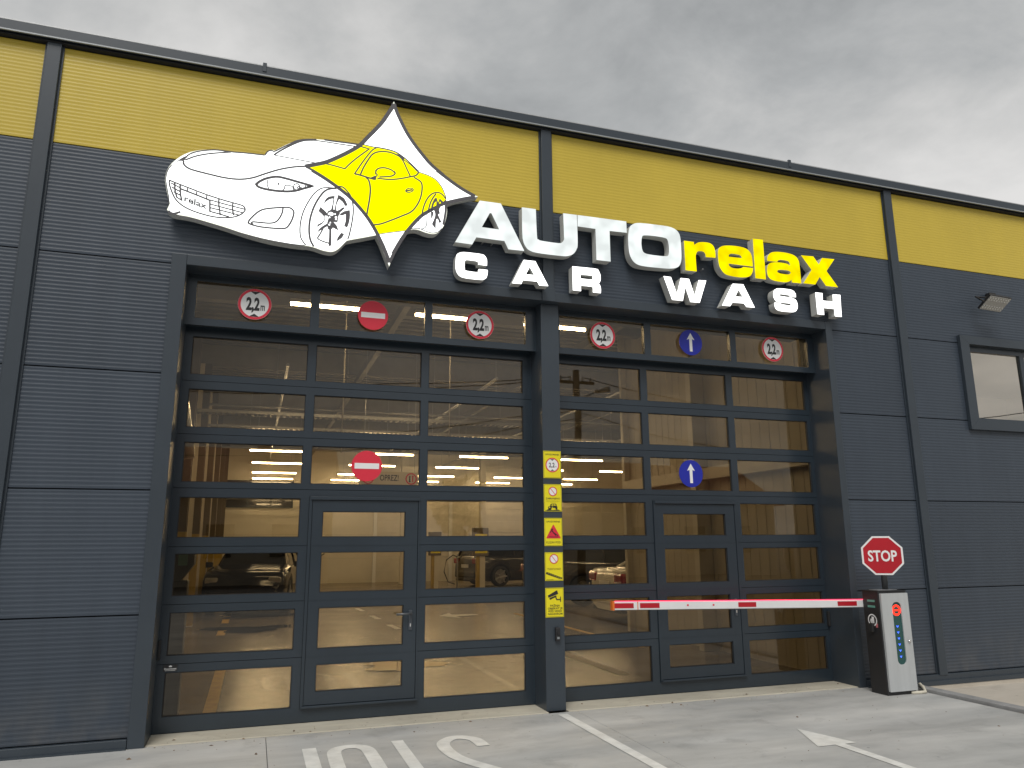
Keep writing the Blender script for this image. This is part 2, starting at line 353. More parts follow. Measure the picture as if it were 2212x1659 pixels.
        for i in range(len(xs)-1):
            for j in range(len(zs)-1):
                if not solid(i, j): continue
                a, b, c, d = xs[i], xs[i+1], zs[j], zs[j+1]
                s.poly([(a,y0,c),(b,y0,c),(b,y0,d),(a,y0,d)]); s.poly([(a,y1,c),(a,y1,d),(b,y1,d),(b,y1,c)])
                if not solid(i-1, j): s.poly([(a,y0,c),(a,y0,d),(a,y1,d),(a,y1,c)])
                if not solid(i+1, j): s.poly([(b,y0,c),(b,y1,c),(b,y1,d),(b,y0,d)])
                if not solid(i, j-1): s.poly([(a,y0,c),(a,y1,c),(b,y1,c),(b,y0,c)])
                if not solid(i, j+1): s.poly([(a,y0,d),(b,y0,d),(b,y1,d),(a,y1,d)])
        return s
    def disc(s, cx, cz, r, y0, y1=None, n=40, rz=None, hole=0):
        o = [(cx+r*math.cos(2*math.pi*k/n), cz+(rz or r)*math.sin(2*math.pi*k/n)) for k in range(n)]
        if hole:
            h = [(cx+hole*math.cos(2*math.pi*k/n), cz+hole*math.sin(2*math.pi*k/n)) for k in range(n)]
            i = len(s.v); s.v += [(p[0], y0, p[1]) for p in o]+[(p[0], y0, p[1]) for p in h]
            for k in range(n): s.f.append((i+k, i+(k+1) % n, i+n+(k+1) % n, i+n+k))
            return s
        return s.plate([o], y0, y1)
    def obj(s, name, mt, parent=None, smooth=False, loc=None):
        me = bpy.data.meshes.new(name); me.from_pydata(s.v, [], s.f)
        me.materials.append(M[mt] if isinstance(mt, str) else mt); me.validate()
        if smooth:
            for p in me.polygons: p.use_smooth = True
        me.update()
        o = bpy.data.objects.new(name, me); C.objects.link(o)
        if parent:
            o.parent = parent
        return o
def tag(o, label, cat, group=None):
    o['label'] = label; o['category'] = cat
    if group: o['group'] = group
    return o
def thing(name, label, cat, loc=(0, 0, 0), group=None, rz=0):
    o = bpy.data.objects.new(name, None); C.objects.link(o); o.empty_display_size = 0.1
    o.location = loc; o.rotation_euler = (0, 0, rz)
    return tag(o, label, cat, group)
def keep(o, parent):
    """parent an object built in world coordinates"""
    o.parent = parent; o.matrix_parent_inverse = (Matrix.Translation(parent.location) @ Matrix.Rotation(parent.rotation_euler.z, 4, 'Z')).inverted(); return o
def part(mb, name, mt, parent, smooth=False):
    return keep(mb.obj(name, mt, None, smooth), parent)
def sub(mb, name, mt, parent_part, smooth=False):
    o = mb.obj(name, mt, None, smooth); o.parent = parent_part
    pm = parent_part.matrix_parent_inverse.copy(); r = parent_part.parent
    if r: pm = (Matrix.Translation(r.location) @ Matrix.Rotation(r.rotation_euler.z, 4, 'Z')) @ pm
    o.matrix_parent_inverse = pm.inverted(); return o
def structure(o): o['kind'] = 'structure'; return o
def copy_tree(o, parent=None):
    c = o.copy(); C.objects.link(c); c.parent = parent
    for ch in list(o.children): copy_tree(ch, c)
    return c

def smooth_pts(pts, closed=True, seg=5):
    """Catmull-Rom through the points; a point with a third value is a sharp corner"""
    n = len(pts); out = []
    P = [Vector((p[0], p[1])) for p in pts]; cor = [len(p) > 2 for p in pts]
    for k in range(n if closed else n-1):
        a, b = P[k], P[(k+1) % n]
        out.append(a)
        if cor[k] and cor[(k+1) % n]: continue
        p0 = P[(k-1) % n] if (closed or k > 0) and not cor[k] else a-(b-a)*0.5
        p3 = P[(k+2) % n] if (closed or k < n-2) and not cor[(k+1) % n] else b+(b-a)*0.5
        for j in range(1, seg):
            t = j/seg
            out.append(0.5*((2*a)+(b-p0)*t+(2*p0-5*a+4*b-p3)*t*t+(3*a-p0-3*b+p3)*t**3))
    if not closed: out.append(P[-1])
    return [(p.x, p.y) for p in out]

# ------------------------------------------------------------------ lettering from Blender's own font
_tc = {}
def text_mesh(body, bold=0.0):
    """flat outline faces of a word, height of capitals = 1, origin bottom left; returns verts, faces, width"""
    key = (body, bold)
    if key in _tc: return _tc[key]
    cu = bpy.data.curves.new('t', 'FONT'); cu.body = body; cu.size = 1.0; cu.offset = bold; cu.resolution_u = 3; cu.fill_mode = 'FRONT'
    o = bpy.data.objects.new('t', cu); C.objects.link(o)
    dg = bpy.context.evaluated_depsgraph_get(); me = bpy.data.meshes.new_from_object(o.evaluated_get(dg))
    vs_ = [(v.co.x, v.co.y) for v in me.vertices]; fs = [tuple(p.vertices) for p in me.polygons]
    bpy.data.objects.remove(o); bpy.data.curves.remove(cu); bpy.data.meshes.remove(me)
    x0 = min(v[0] for v in vs_); x1 = max(v[0] for v in vs_)
    h = 0.71                                       # cap height of the font at size 1
    vs_ = [((v[0]-x0)/h, v[1]/h) for v in vs_]
    _tc[key] = (vs_, fs, (x1-x0)/h); return _tc[key]
def put_text(mb, body, cx, z, h, y, width=None, bold=0.0, xs=1.0, tf=None):
    """word centred on cx with its baseline at z, capitals h high, optionally squeezed to a width"""
    v, f, wd = text_mesh(body, bold); k = (width/wd) if width else h*xs; i = len(mb.v)
    for a, b in v:
        p = (cx+(a-wd/2)*k, y, z+b*h)
        mb.v.append(tf(p) if tf else p)
    mb.f += [tuple(i+j for j in q) for q in f]
    return mb

# ================================================================== the setting: ground
g = MB(); g.poly([(-400,-400,-0.13),(400,-400,-0.13),(400,400,-0.13),(-400,400,-0.13)])
structure(g.obj('ground', 'asphalt'))
apron = structure(MB().box(-9.0, 6.72, -13.0, 0.0, -0.125, -0.02).obj('apron', 'dark'))
xe = [-9.0, -4.45, 0.19, 2.97, 6.72]; ye = [-13.0, -8.6, -4.3, 0.0]
for i in range(4):
    for j in range(3):
        a, b, c, d = xe[i]+.0018, xe[i+1]-.0018, ye[j]+.0018, ye[j+1]-.0018
        mb = MB().cbox(a, b, c, d, -0.019, 0.0, 0.004)
        o = mb.obj('concrete_slab', 'apron', apron)
# lower yard to the right, with its concrete edge strip
yard = structure(MB().box(6.86, 30.0, -13.0, -0.02, -0.125, -0.075).obj('yard', 'yard'))
kerb = MB().cbox(6.725, 6.855, -13.0, -0.30, -0.12, 0.035, 0.008)
tag(kerb.obj('kerb', mat('kerb_concrete', (0.27, 0.27, 0.27), 0.7, var=0.2, vscale=5, bump=0.2, bscale=60)), 'low grey edge strip running from beside the barrier cabinet', 'kerb')
structure(MB().cbox(-0.715, 2.69, 0.0, 0.46, -0.05, 0.008, 0.006).obj('threshold', 'thresh'))
structure(MB().cbox(2.888, 6.262, 0.0, 0.46, -0.05, 0.008, 0.006).obj('threshold', 'thresh'))

# ---- painted markings
def marking(mb, name, label, mt='paint_w'): return tag(mb.obj(name, mt), label, 'road marking')
def flat(loops, z=0.004):
    mb = MB(); mb.plate(loops, 0, None); mb.v = [(x, zz, z) for (x, y, zz) in mb.v]; return mb
def flat_ribbon(pts, wd, z=0.004):
    mb = MB(); mb.ribbon(pts, wd, 0); mb.v = [(x, zz, z) for (x, y, zz) in mb.v]; return mb
marking(flat([[(2.742,-0.09),(2.834,-0.09),(2.834,-7.5),(2.742,-7.5)]]), 'lane_line', 'white painted line running out from the middle door pillar')
marking(flat([[(4.425,-1.28),(4.20,-1.80),(4.362,-1.80),(4.362,-4.2),(4.452,-4.2),(4.452,-1.805),(4.565,-1.805)]]), 'lane_arrow', 'white painted arrow on the apron pointing to the right door')
# STOP, read by drivers coming out: turned half round, feet towards the door
LH, y0 = 1.75, -0.50
def g2w(px, py, cx, wd): return (cx-(px-0.5)*wd, y0-py*LH)
def stroke(gl, cx, wd, sw, closed=False):
    return flat_ribbon(smooth_pts([g2w(*p[:2], cx, wd)+tuple(p[2:]) for p in gl], closed, 6) + ([] if not closed else []), sw)
SW = 0.105
ltr = []
ltr.append(('S', stroke([(1.0,.80),(.93,.92),(.5,.965),(.08,.90),(0,.76),(.18,.63),(.8,.42),(1.0,.28),(.95,.12),(.5,.035),(.05,.09),(-.02,.22)], 1.645, 0.29, SW)))
mbT = flat([[g2w(.38,0,1.19,.34), g2w(.66,0,1.19,.34), g2w(.66,.93,1.19,.34), g2w(1.05,.93,1.19,.34), g2w(1.05,1,1.19,.34), g2w(-.05,1,1.19,.34), g2w(-.05,.93,1.19,.34), g2w(.38,.93,1.19,.34)]])
ltr.append(('T', mbT))
mbO = MB(); mbO.ribbon(smooth_pts([g2w(*p, .80, .27) for p in [(.5,.03),(.9,.07),(1,.22),(1,.78),(.9,.93),(.5,.97),(.1,.93),(0,.78),(0,.22),(.1,.07)]], True, 6), SW, 0, closed=True)
mbO.v = [(x, zz, .004) for (x, y, zz) in mbO.v]; ltr.append(('O', mbO))
mbP = flat_ribbon([g2w(0,0,.37,.26), g2w(0,.97,.37,.26)], SW)
mb2 = MB(); mb2.ribbon(smooth_pts([g2w(*p, .37, .26) for p in [(.2,.97),(.8,.95),(1,.80),(1,.62),(.8,.47),(.2,.45)]], False, 6), SW, 0)
mb2.v = [(x, zz, .004) for (x, y, zz) in mb2.v]; k = len(mbP.v); mbP.v += mb2.v; mbP.f += [tuple(k+j for j in q) for q in mb2.f]
ltr.append(('P', mbP))
for ch, mb in ltr:
    marking(mb, 'road_letter', 'white painted letter %s of STOP on the apron' % ch)['group'] = 'STOP painted on the apron'

# ================================================================== the building
B = thing('car_wash_building', 'anthracite car wash hall with yellow top band and two glazed doors', 'building')
PITCH_R = 1/28.0
def rib_panel(x0, x1, z0, z1, mt):
    """one sandwich panel: micro-ribbed face, 80 mm thick"""
    mb = MB(); zs = []
    k = math.floor(z0/PITCH_R)
    z = z0; prof = [(0.0, 0), (0.26, 0), (0.46, 1), (0.74, 1), (0.94, 0)]
    pts = [(z0, 0.0)]
    while k*PITCH_R < z1:
        for a, h in prof:
            zz = (k+a)*PITCH_R
            if z0+0.004 < zz < z1-0.004: pts.append((zz, -(0.0008 if mt == 'panel_y' else 0.0014)*h))
        k += 1
    pts.append((z1, 0.0))
    i = len(mb.v)
    for zz, yy in pts: mb.v += [(x0, yy, zz), (x1, yy, zz)]
    for j in range(len(pts)-1): mb.f.append((i+2*j, i+2*j+1, i+2*j+3, i+2*j+2))
    n = len(mb.v); mb.v += [(x0, .08, z0), (x1, .08, z0), (x0, .08, z1), (x1, .08, z1)]
    mb.f += [(n, n+2, n+3, n+1), (i, n, n+1, i+1), (i+2*len(pts)-2, i+2*len(pts)-1, n+3, n+2)]
    mb.f.append(tuple(i+2*j for j in range(len(pts)))+(n+2, n)); mb.f.append(tuple(i+2*j+1 for j in range(len(pts)))[::-1]+(n+1, n+3))
    return part(mb, 'wall_panel', mt, B)
GAP = 0.011
rows = [(0.075, 1), (1, 2), (2, 3), (3, 4), (4, 5), (5, 5.93)]
colx = [(-6.71, -6.56), (-2.02, -1.869), (2.668, 2.82), (7.355, 7.511), (12.05, 12.2), (16.74, 16.89)]
for bi in range(5):
    a, b = colx[bi][1]-.005, colx[bi+1][0]+.005
    for ri, (z0, z1) in enumerate(rows):
        mt = 'panel_y' if ri == 5 else 'panel'; z0 += GAP/2; z1 -= GAP/2
        if bi == 1 and ri < 4: rib_panel(a, -0.80, z0, z1, mt)
        elif bi == 2 and ri < 4: rib_panel(6.31, b, z0, z1, mt)
        elif bi == 3 and ri in (2, 3):
            rib_panel(a, 8.42, z0, z1, mt); rib_panel(10.26, b, z0, z1, mt)
            if ri == 2: rib_panel(8.42, 10.26, z0, 2.97, mt)
        else: rib_panel(a, b, z0, z1, mt)
# dark core behind the joints
part(MB().grid_frame(-6.71, 16.89, 0.0, 5.93, [(-0.80, 6.31, -1, 4.03), (8.44, 10.24, 2.99, 3.97)], 0.082, 0.16), 'wall_core', 'dark', B)
# columns over the panel ends
for a, b in colx:
    z0 = 4.092 if abs(a-2.668) < .01 else 0.06
    mb = MB(); mb.box(a, b, -0.012, -0.0055, z0, 5.93)
    mb.cbox(a+.018, b-.018, -0.042, -0.0125, z0, 5.95, 0.004)
    part(mb, 'column_cover', 'trim', B)
# eaves: fascia, lip, gap, clips
f_ = MB().cbox(-6.8, 16.95, -0.075, 0.05, 5.962, 6.062, 0.006)
fa = part(f_, 'roof_fascia', 'trim', B)
sub(MB().cbox(-6.8, 16.95, -0.088, -0.0755, 5.950, 5.966, 0.003), 'fascia_lip', mat('lip_metal', (0.35, 0.37, 0.38), 0.3, metal=0.3), fa)
sub(MB().box(-6.8, 16.95, -0.05, 0.05, 5.934, 5.949), 'shadow_strip', 'dark', fa)
for x in (-0.172, 5.915, 12.0, -6.2): sub(MB().cbox(x-.018, x+.018, -0.082, -0.05, 6.0, 6.095, 0.003), 'fascia_clip', 'trim', fa)
sub(MB().box(-6.8, 16.95, -0.072, 25.2, 6.064, 6.075), 'roof_sheet', mat('roof_sheet', (0.5, 0.51, 0.52), 0.4, metal=0.3), fa)
# base flashing and plinth
for x0, x1 in ((-6.71, -0.843), (6.35, 16.89)):
    mb = MB(); mb.cbox(x0, x1, -0.035, 0.03, -0.03, 0.072, 0.004); mb.box(x0, x1, -0.06, -0.036, -0.035, 0.012)
    part(mb, 'base_flashing', 'trim', B)
part(MB().box(6.9, 16.89, -0.055, 0.2, -0.124, -0.036), 'plinth', 'yard', B)
part(MB().box(-6.71, -0.85, -0.055, 0.2, -0.124, -0.036), 'plinth', 'yard', B)
# side and back walls so that the hall is closed
part(MB().box(-6.75, -6.60, 0.0855, 25.2, -0.1, 5.96), 'side_wall', 'panel', B)
part(MB().box(16.78, 16.93, 0.0855, 25.2, -0.1, 5.96), 'side_wall', 'panel', B)
part(MB().box(-6.59, 16.77, 25.0, 25.2, -0.1, 5.96), 'rear_wall', 'panel', B)

# ---- portal round the two doors and the pillar between them
mb = MB(); mb.cbox(-0.84, -0.715, -0.032, 0.44, 0.0, 4.09, 0.004); part(mb, 'portal_jamb', 'trim', B)
mb = MB(); mb.cbox(6.255, 6.348, -0.032, 0.44, 0.0, 4.09, 0.004); part(mb, 'portal_jamb', 'trim', B)
mb = MB(); mb.cbox(-0.7145, 6.2545, -0.030, 0.60, 3.993, 4.088, 0.004); part(mb, 'portal_header', 'trim', B)
part(MB().cbox(2.67, 2.815, -0.046, -0.0305, 3.99, 4.13, 0.003), 'header_cover', 'trim', B)
part(MB().cbox(2.69, 2.888, 0.062, 0.50, 0.0, 3.992, 0.005), 'door_pillar', 'trim', B)

# ---- sectional doors
PR = [(3.083,3.443),(2.594,2.948),(2.100,2.458),(1.611,1.966),(1.116,1.476),(0.627,0.980),(0.139,0.492)]
PD = {3:(1.611,1.847),4:(1.116,1.476),5:(0.627,0.982),6:(0.262,0.491)}
SEAM = [3.60,3.022,2.53,2.046,1.535,1.047,0.560,0.012]
def sectional_door(x0, x1, cols, pcol, frame, leaf, tcols, tx, side):
    D = thing('sectional_door', '', '', (0,0,0)); del D['label']; del D['category']; D.parent = B
    D.name = 'sectional_door'
    holes_pd = (frame[0], frame[1], 0.122, 1.988)
    def pane(a, b, c, d, y=0.386, name='pane'):
        mb = MB(); cx, cz = (a+b)/2, (c+d)/2; tx_, tz_ = random.uniform(-.0012,.0012), random.uniform(-.0012,.0012)
        q = [(a-.006,c-.006),(b+.006,c-.006),(b+.006,d+.006),(a-.006,d+.006)]
        mb.poly([(px, y+(px-cx)*tx_+(pz-cz)*tz_, pz) for px, pz in q])
        sub(mb, name, 'glass', D)
    gk = MB()
    def gasket(a, b, c, d, y):
        gk.grid_frame(a-.001, b+.001, c-.001, d+.001, [(a+.007, b-.007, c+.007, d-.007)], y, y+.012)
    for k in range(7):
        z0, z1 = SEAM[k+1]+.002, SEAM[k]-.002
        hs = [(a, b, *PR[k]) for a, b in cols]
        if k >= 3: hs = [hs[0], hs[2], holes_pd]
        if k in (4, 5):
            sub(MB().grid_frame(x0, frame[0], z0, z1, [hs[0]], 0.36, 0.40), 'door_section', 'door', D)
            sub(MB().grid_frame(frame[1], x1, z0, z1, [hs[1]], 0.36, 0.40), 'door_section', 'door', D)
        else: sub(MB().grid_frame(x0, x1, z0, z1, hs, 0.36, 0.40), 'door_section', 'door', D)
        for q, (a, b) in enumerate(cols):
            if k >= 3 and q == 1: continue
            pane(a, b, *PR[k]); gasket(a, b, *PR[k], 0.371)
    sl = MB()
    for z in SEAM[1:-1]:
        if z > 2.0: sl.box(x0+.001, x1-.001, 0.4005, 0.406, z-.012, z+.012)
        else: sl.box(x0+.001, frame[0], 0.4005, 0.406, z-.012, z+.012); sl.box(frame[1], x1-.001, 0.4005, 0.406, z-.012, z+.012)
    sl.grid_frame(frame[0]-.01, frame[1]+.01, 0.112, 1.998, [(leaf[0]+.012, leaf[1]-.012, 0.166, 1.936)], 0.4065, 0.409)
    sub(sl, 'seam_seal', 'rubber', D)
    # pass door
    mb = MB().grid_frame(frame[0]+.002, frame[1]-.002, 0.124, 1.986, [(leaf[0]-.004, leaf[1]+.004, 0.150, 1.952)], 0.346, 0.402)
    sub(mb, 'pass_door_frame', 'door', D)
    hs = [(pcol[0], pcol[1], *PD[k]) for k in PD]
    mb = MB().grid_frame(leaf[0], leaf[1], 0.154, 1.948, hs, 0.353, 0.396)
    for z in (1.535, 1.047, 0.560): mb.box(leaf[0]+.004, leaf[1]-.004, 0.3505, 0.3528, z-.002, z+.002)
    sub(mb, 'pass_door_leaf', 'door', D)
    for k in PD: pane(pcol[0], pcol[1], *PD[k], y=0.380); gasket(pcol[0], pcol[1], *PD[k], 0.366)
    sub(MB().cbox(leaf[0]-.02, leaf[1]+.02, 0.325, 0.345, 0.130, 0.150, 0.004), 'drip_bar', 'door', D)
    sub(MB().cbox(leaf[0]-.02, leaf[1]+.02, 0.333, 0.345, 1.953, 1.985, 0.004), 'head_bar', 'door', D)
    hx = leaf[1]-.055
    sub(MB().cbox(hx-.016, hx+.016, 0.343, 0.352, 0.755, 0.935, 0.005), 'lock_plate', mat('lock_plate', (0.06, 0.07, 0.085), 0.35), D)
    mb = MB().tube([(hx, 0.352, 0.905), (hx, 0.300, 0.905)], 0.011, 10).tube([(hx, 0.302, 0.905), (hx-.14, 0.302, 0.903)], 0.011, 10)
    sub(mb, 'handle', 'chrome' if False else mat('handle_dark', (0.12, 0.13, 0.14), 0.3, metal=0.5), D, True)
    sub(MB().cbox(hx-.006, hx+.006, 0.338, 0.3445, 0.785, 0.815, 0.002), 'lock_cylinder', 'chrome', D)
    sub(gk, 'gasket', 'rubber', D)
    # bottom seal
    sub(MB().box(x0, x1, 0.362, 0.398, 0.0085, 0.0115), 'bottom_seal', 'rubber', D)
    # roller track boxes at the jambs
    for xx in ((x0-.0005, x0+.024), ) if side < 0 else ((x1-.024, x1+.0005), ):
        sub(MB().cbox(xx[0], xx[1], 0.32, 0.358, 0.60, 0.76, 0.006), 'photocell', 'rubber', D)
    # maker's plate on the bottom section
    px = cols[0][0] + 0.04 if side < 0 else 2.95
    pl = sub(MB().box(px-.055, px+.055, 0.3565, 0.3595, 0.505, 0.555), 'maker_plate', 'black', D)
    # transom above, nearer the street
    mb = MB().grid_frame(tx[0], tx[1], 3.508, 3.95, [(a, b, 3.574, 3.928) for a, b in tcols], 0.20, 0.25)
    mb.box(tx[0], tx[1], 0.2505, 0.359, 3.545, 3.56); mb.box(tx[0], tx[1], 0.212, 0.25, 3.9505, 3.9925)
    sub(mb, 'transom_frame', 'door', D)
    for a, b in tcols: pane(a, b, 3.574, 3.928, 0.228, 'transom_pane')
    return D, px
DL, px1 = sectional_door(-0.7145, 2.6895, [(-0.645,0.390),(0.468,1.505),(1.580,2.591)], (0.595,1.374), (0.468,1.517), (0.500,1.495),
               [(-0.633,0.385),(0.467,1.497),(1.573,2.572)], (-0.7145, 2.6895), -1)
DR, px2 = sectional_door(2.8885, 6.2545, [(2.955,3.981),(4.063,5.095),(5.180,6.200)], (4.188,4.968), (4.068,5.112), (4.10,5.085),
               [(2.955,3.966),(4.048,5.078),(5.157,6.166)], (2.8885, 6.2545), 1)
for px, D in ((px1, DL), (px2, DR)):
    mb = MB(); put_text(mb, 'Doormont', px, 0.517, 0.014, 0.3555, width=0.095, bold=0.03)
    mb.plate([[(px-.012,.537),(px+.012,.537),(px+.012,.545),(px,.552),(px-.012,.545)]], 0.3555, None); mb.box(px-.04, px+.04, .3553, .3556, .508, .511)
    sub(mb, 'maker_lettering', 'white', D)

# ---- window high on the right
Wn = thing('window', '', '', (0,0,0)); del Wn['label']; del Wn['category']; Wn.parent = B
wx0, wx1, wz0, wz1 = 8.335, 10.345, 2.885, 4.095
tw = 0.145
def trim_piece(pts): return sub(MB().plate([pts], -0.048, -0.0056), 'window_trim', 'trim', Wn)
trim_piece([(wx0,wz0),(wx0+tw,wz0+tw),(wx0+tw,wz1-tw*.75),(wx0,wz1)])
trim_piece([(wx0+.002,wz1),(wx0+tw+.002,wz1-tw*.75),(wx1-tw-.002,wz1-tw*.75),(wx1-.002,wz1)])
trim_piece([(wx1,wz0),(wx1,wz1),(wx1-tw,wz1-tw*.75),(wx1-tw,wz0+tw)])
trim_piece([(wx0+.002,wz0),(wx1-.002,wz0),(wx1-tw-.002,wz0+tw),(wx0+tw+.002,wz0+tw)])
ix0, ix1, iz0, iz1 = wx0+tw, wx1-tw, wz0+tw, wz1-tw*.75
sub(MB().grid_frame(ix0-.03, ix1+.03, iz0-.03, iz1+.03, [(ix0+.012, 9.43, iz0+.012, iz1-.075), (9.51, ix1-.012, iz0+.012, iz1-.075)], 0.03, 0.08), 'window_frame', 'door', Wn)
sub(MB().grid_frame(ix0-.04, ix1+.04, iz0-.04, iz1+.04, [(ix0, ix1, iz0, iz1)], -0.0055, 0.0295), 'window_reveal', 'trim', Wn)
for a, b in ((ix0+.012, 9.43), (9.51, ix1-.012)):
    sub(MB().poly([(a-.005,.055,iz0),(b+.005,.055,iz0),(b+.005,.056,iz1-.07),(a-.005,.056,iz1-.07)]), 'window_pane', 'glass_c', Wn)

# ================================================================== inside the hall
structure(MB().box(-1.6, 16.7, 0.465, 24.9, -0.12, 0.0).obj('hall_floor', 'floor'))
def part_wall(mb, name, mt='pale_wall'): return part(mb, name, mt, B)
# back wall of the hall in ribbed liner panels, joints every metre
for k in range(6):
    mb = MB(); x0, x1 = -1.5, 16.7; z0, z1 = k*0.95, min(5.7, (k+1)*0.95)
    n = 16; hgt = (z1-z0-.004)/n
    for j in range(n): mb.box(x0, x1, 24.5-(0.006 if j % 2 else 0.0), 24.6, z0+j*hgt, z0+(j+1)*hgt)
    part_wall(mb, 'back_wall_panel')
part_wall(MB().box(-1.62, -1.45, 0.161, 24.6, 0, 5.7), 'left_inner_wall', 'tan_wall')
part_wall(MB().box(16.0, 16.1, 0.3, 24.6, 0, 5.7), 'right_inner_wall')
for y in (12.2, ): pass
# inner linings beside and above the doors
part_wall(MB().box(-1.45, -0.86, 0.165, 0.25, 0, 4.1), 'front_lining'); part_wall(MB().box(-1.45, 16.0, 0.165, 0.25, 4.12, 5.7), 'front_lining')
# partition beside the right door: upright trapezoid sheeting, with a steel column at its end
mb = MB(); y = 0.46; xw = 6.46
while y < 5.3:
    mb.box(xw+.004, xw+.10, y, y+.15, 0.0, 5.7); mb.box(xw, xw+.10, y+.15, y+.20, 0.0, 5.7); y += .20
part_wall(mb, 'partition_sheet', mat('partition_tan', (0.58, 0.53, 0.43), 0.5, var=0.06, vscale=0.8))
part_wall(MB().box(6.57, 16.0, 5.35, 5.45, 0, 5.7), 'office_wall'); part_wall(MB().box(6.62, 16.0, 0.26, 5.34, 2.55, 2.6), 'office_floor', 'cream'); part_wall(MB().box(6.62, 16.0, 0.26, 5.34, 4.66, 4.7), 'office_ceiling', 'white')
part_wall(MB().cbox(6.22, 6.455, 2.90, 3.02, 0, 5.6, .006).box(6.23, 6.45, 3.02, 3.045, 0, 5.6), 'inner_column', 'cream')
part_wall(MB().cbox(6.36, 6.62, 5.455, 5.555, 0, 5.6, .006), 'inner_column', 'cream')
part_wall(MB().box(6.30, 6.455, 0.47, 5.45, 2.45, 2.62), 'partition_rail', 'cream')
# ceiling deck and beams
mb = MB(); y = 0.26
while y < 24.4:
    mb.box(-1.45, 16.0, y, y+.14, 5.70, 5.74); mb.box(-1.45, 16.0, y+.14, y+.28, 5.66, 5.70); y += .28
part_wall(mb, 'ceiling_deck', 'ceil')
for yb in (4.9, 9.6, 14.3, 19.0, 23.7): part_wall(MB().box(-1.45, 16.0, yb-.09, yb+.09, 5.20, 5.655), 'roof_beam', 'ceil')
for xb in (2.0, 5.6, 9.2, 12.8): part_wall(MB().box(xb-.05, xb+.05, 0.26, 24.4, 5.05, 5.19), 'purlin', 'ceil')
# columns along the left wall, yellow at the foot
for yc in (6.4, 9.45, 12.6, 15.8, 19.0, 22.2):
    mb = MB()
    for s_ in (-1, 1): mb.box(-1.42, -1.04, yc+s_*.11-.012, yc+s_*.11+.012, 0.0, 5.2)
    mb.box(-1.36, -1.33, yc-.098, yc+.098, 0.0, 5.2); mb.box(-1.43, -1.03, yc-.13, yc+.13, 0.0, .02)
    cc = part_wall(mb, 'inner_column', 'cream')
    mb = MB()
    for s_ in (-1, 1): mb.box(-1.16, -1.035, yc+s_*.11-.0145, yc+s_*.11+.0145, 0.02, 1.75)
    sub(mb, 'yellow_band', 'col_y', cc)
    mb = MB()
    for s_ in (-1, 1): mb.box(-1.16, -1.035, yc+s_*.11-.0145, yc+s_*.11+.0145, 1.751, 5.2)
    sub(mb, 'guard_strip', 'guard', cc)  # dark strip paints the shaded side of the column above the yellow
# far columns
for xc, yc in ((5.55, 22.9), (8.8, 22.9), (12.0, 14.0), (10.4, 21.0)):
    part_wall(MB().cbox(xc-.12, xc+.12, yc-.12, yc+.12, 0, 5.2, .01), 'inner_column', 'cream')
# long window in the back wall
bw = part_wall(MB().grid_frame(-1.30, 1.39, 2.94, 4.0, [(-1.24,-.36,3.0,3.94),(-.30,.52,3.0,3.94),(.58,1.33,3.0,3.94)], 24.44, 24.49), 'back_window', 'door')
for a, b in ((-1.24,-.36),(-.30,.52),(.58,1.33)): sub(MB().box(a, b, 24.46, 24.47, 3.0, 3.94), 'pane', mat('dusk_pane', (0.05, 0.05, 0.06), 0.04, spec=0.9), bw)

# ---- floor markings inside
def mk(loops, label, mt, z=0.004): return tag(flat(loops, z).obj('floor_marking', mt), label, 'floor marking')
mk([[(-0.36,0.6),(-0.24,0.6),(-0.24,3.9),(-0.36,3.9)]], 'yellow solid line on the hall floor behind the left door', 'paint_y')
for k, yy in enumerate((7.6, 9.75, 11.2, 13.2)):
    o = mk([[(-0.52,yy),(-0.38,yy),(-0.38,yy+.85),(-0.52,yy+.85)]], 'short yellow dash on the floor beside the left wall columns', 'paint_y'); o['group'] = 'yellow dashes on the hall floor'
for k in range(5):
    yy = 7.4+k*2.0; xx = 2.62-.055*k
    o = mk([[(xx-.06,yy),(xx+.06,yy),(xx+.02,yy+.8),(xx-.10,yy+.8)]], 'white lane dash on the hall floor behind the left door', 'paint_w'); o['group'] = 'white lane dashes on the hall floor'
mk([[(3.9,9.6),(4.25,8.9),(4.20,9.35),(4.75,9.5),(4.75,9.7),(4.22,9.8),(4.27,10.2)]], 'white turning arrow on the hall floor behind the left door', 'paint_w')
mk([[(5.55,3.6),(5.65,3.6),(5.65,9.5),(5.55,9.5)]], 'yellow line on the hall floor beside the ribbed partition', 'paint_y')
mk([[(4.05,4.6),(4.6,4.0),(4.35,4.0),(4.35,1.6),(4.2,1.6),(4.2,4.0),(3.95,4.0)]], 'faded white arrow on the hall floor behind the right door', mat('paint_faded', (0.5, 0.46, 0.38), 0.6))

# ---- hanging strip lamps
def lamp_at(x, y, z, ln=1.5, first=[None]):
    if first[0] is None:
        L = thing('strip_lamp', 'x', 'lamp')
        part(MB().cbox(-.75, .75, -.05, .05, 0.03, .075, .006), 'lamp_body', 'white', L)
        part(MB().tube([(-.74, 0, 0.012), (.74, 0, 0.012)], .019, 8), 'lamp_tube', 'tube', L)
        for s_ in (-.55, .55): part(MB().tube([(s_, 0, .07), (s_, 0, 1.0)], .004, 5), 'suspension_wire', 'grey', L)
        first[0] = L; o = L
    else: o = copy_tree(first[0])
    o.location = (x, y, z); return o
for ci, xx in enumerate((0.35, 3.5, 6.9)):  # low lamps added behind the door rails to brighten columns and saloon
    o = lamp_at(xx, 8.6, 3.56); o['label'] = ['low-hung lit strip lamp beside the left wall columns under the cable tray', 'low-hung lit strip lamp between the lanes under the cable tray', 'low-hung lit strip lamp above the pale saloon'][ci]; o['group'] = 'low-hung strip lamps'
ORD = ['first', 'second', 'third', 'fourth', 'fifth']
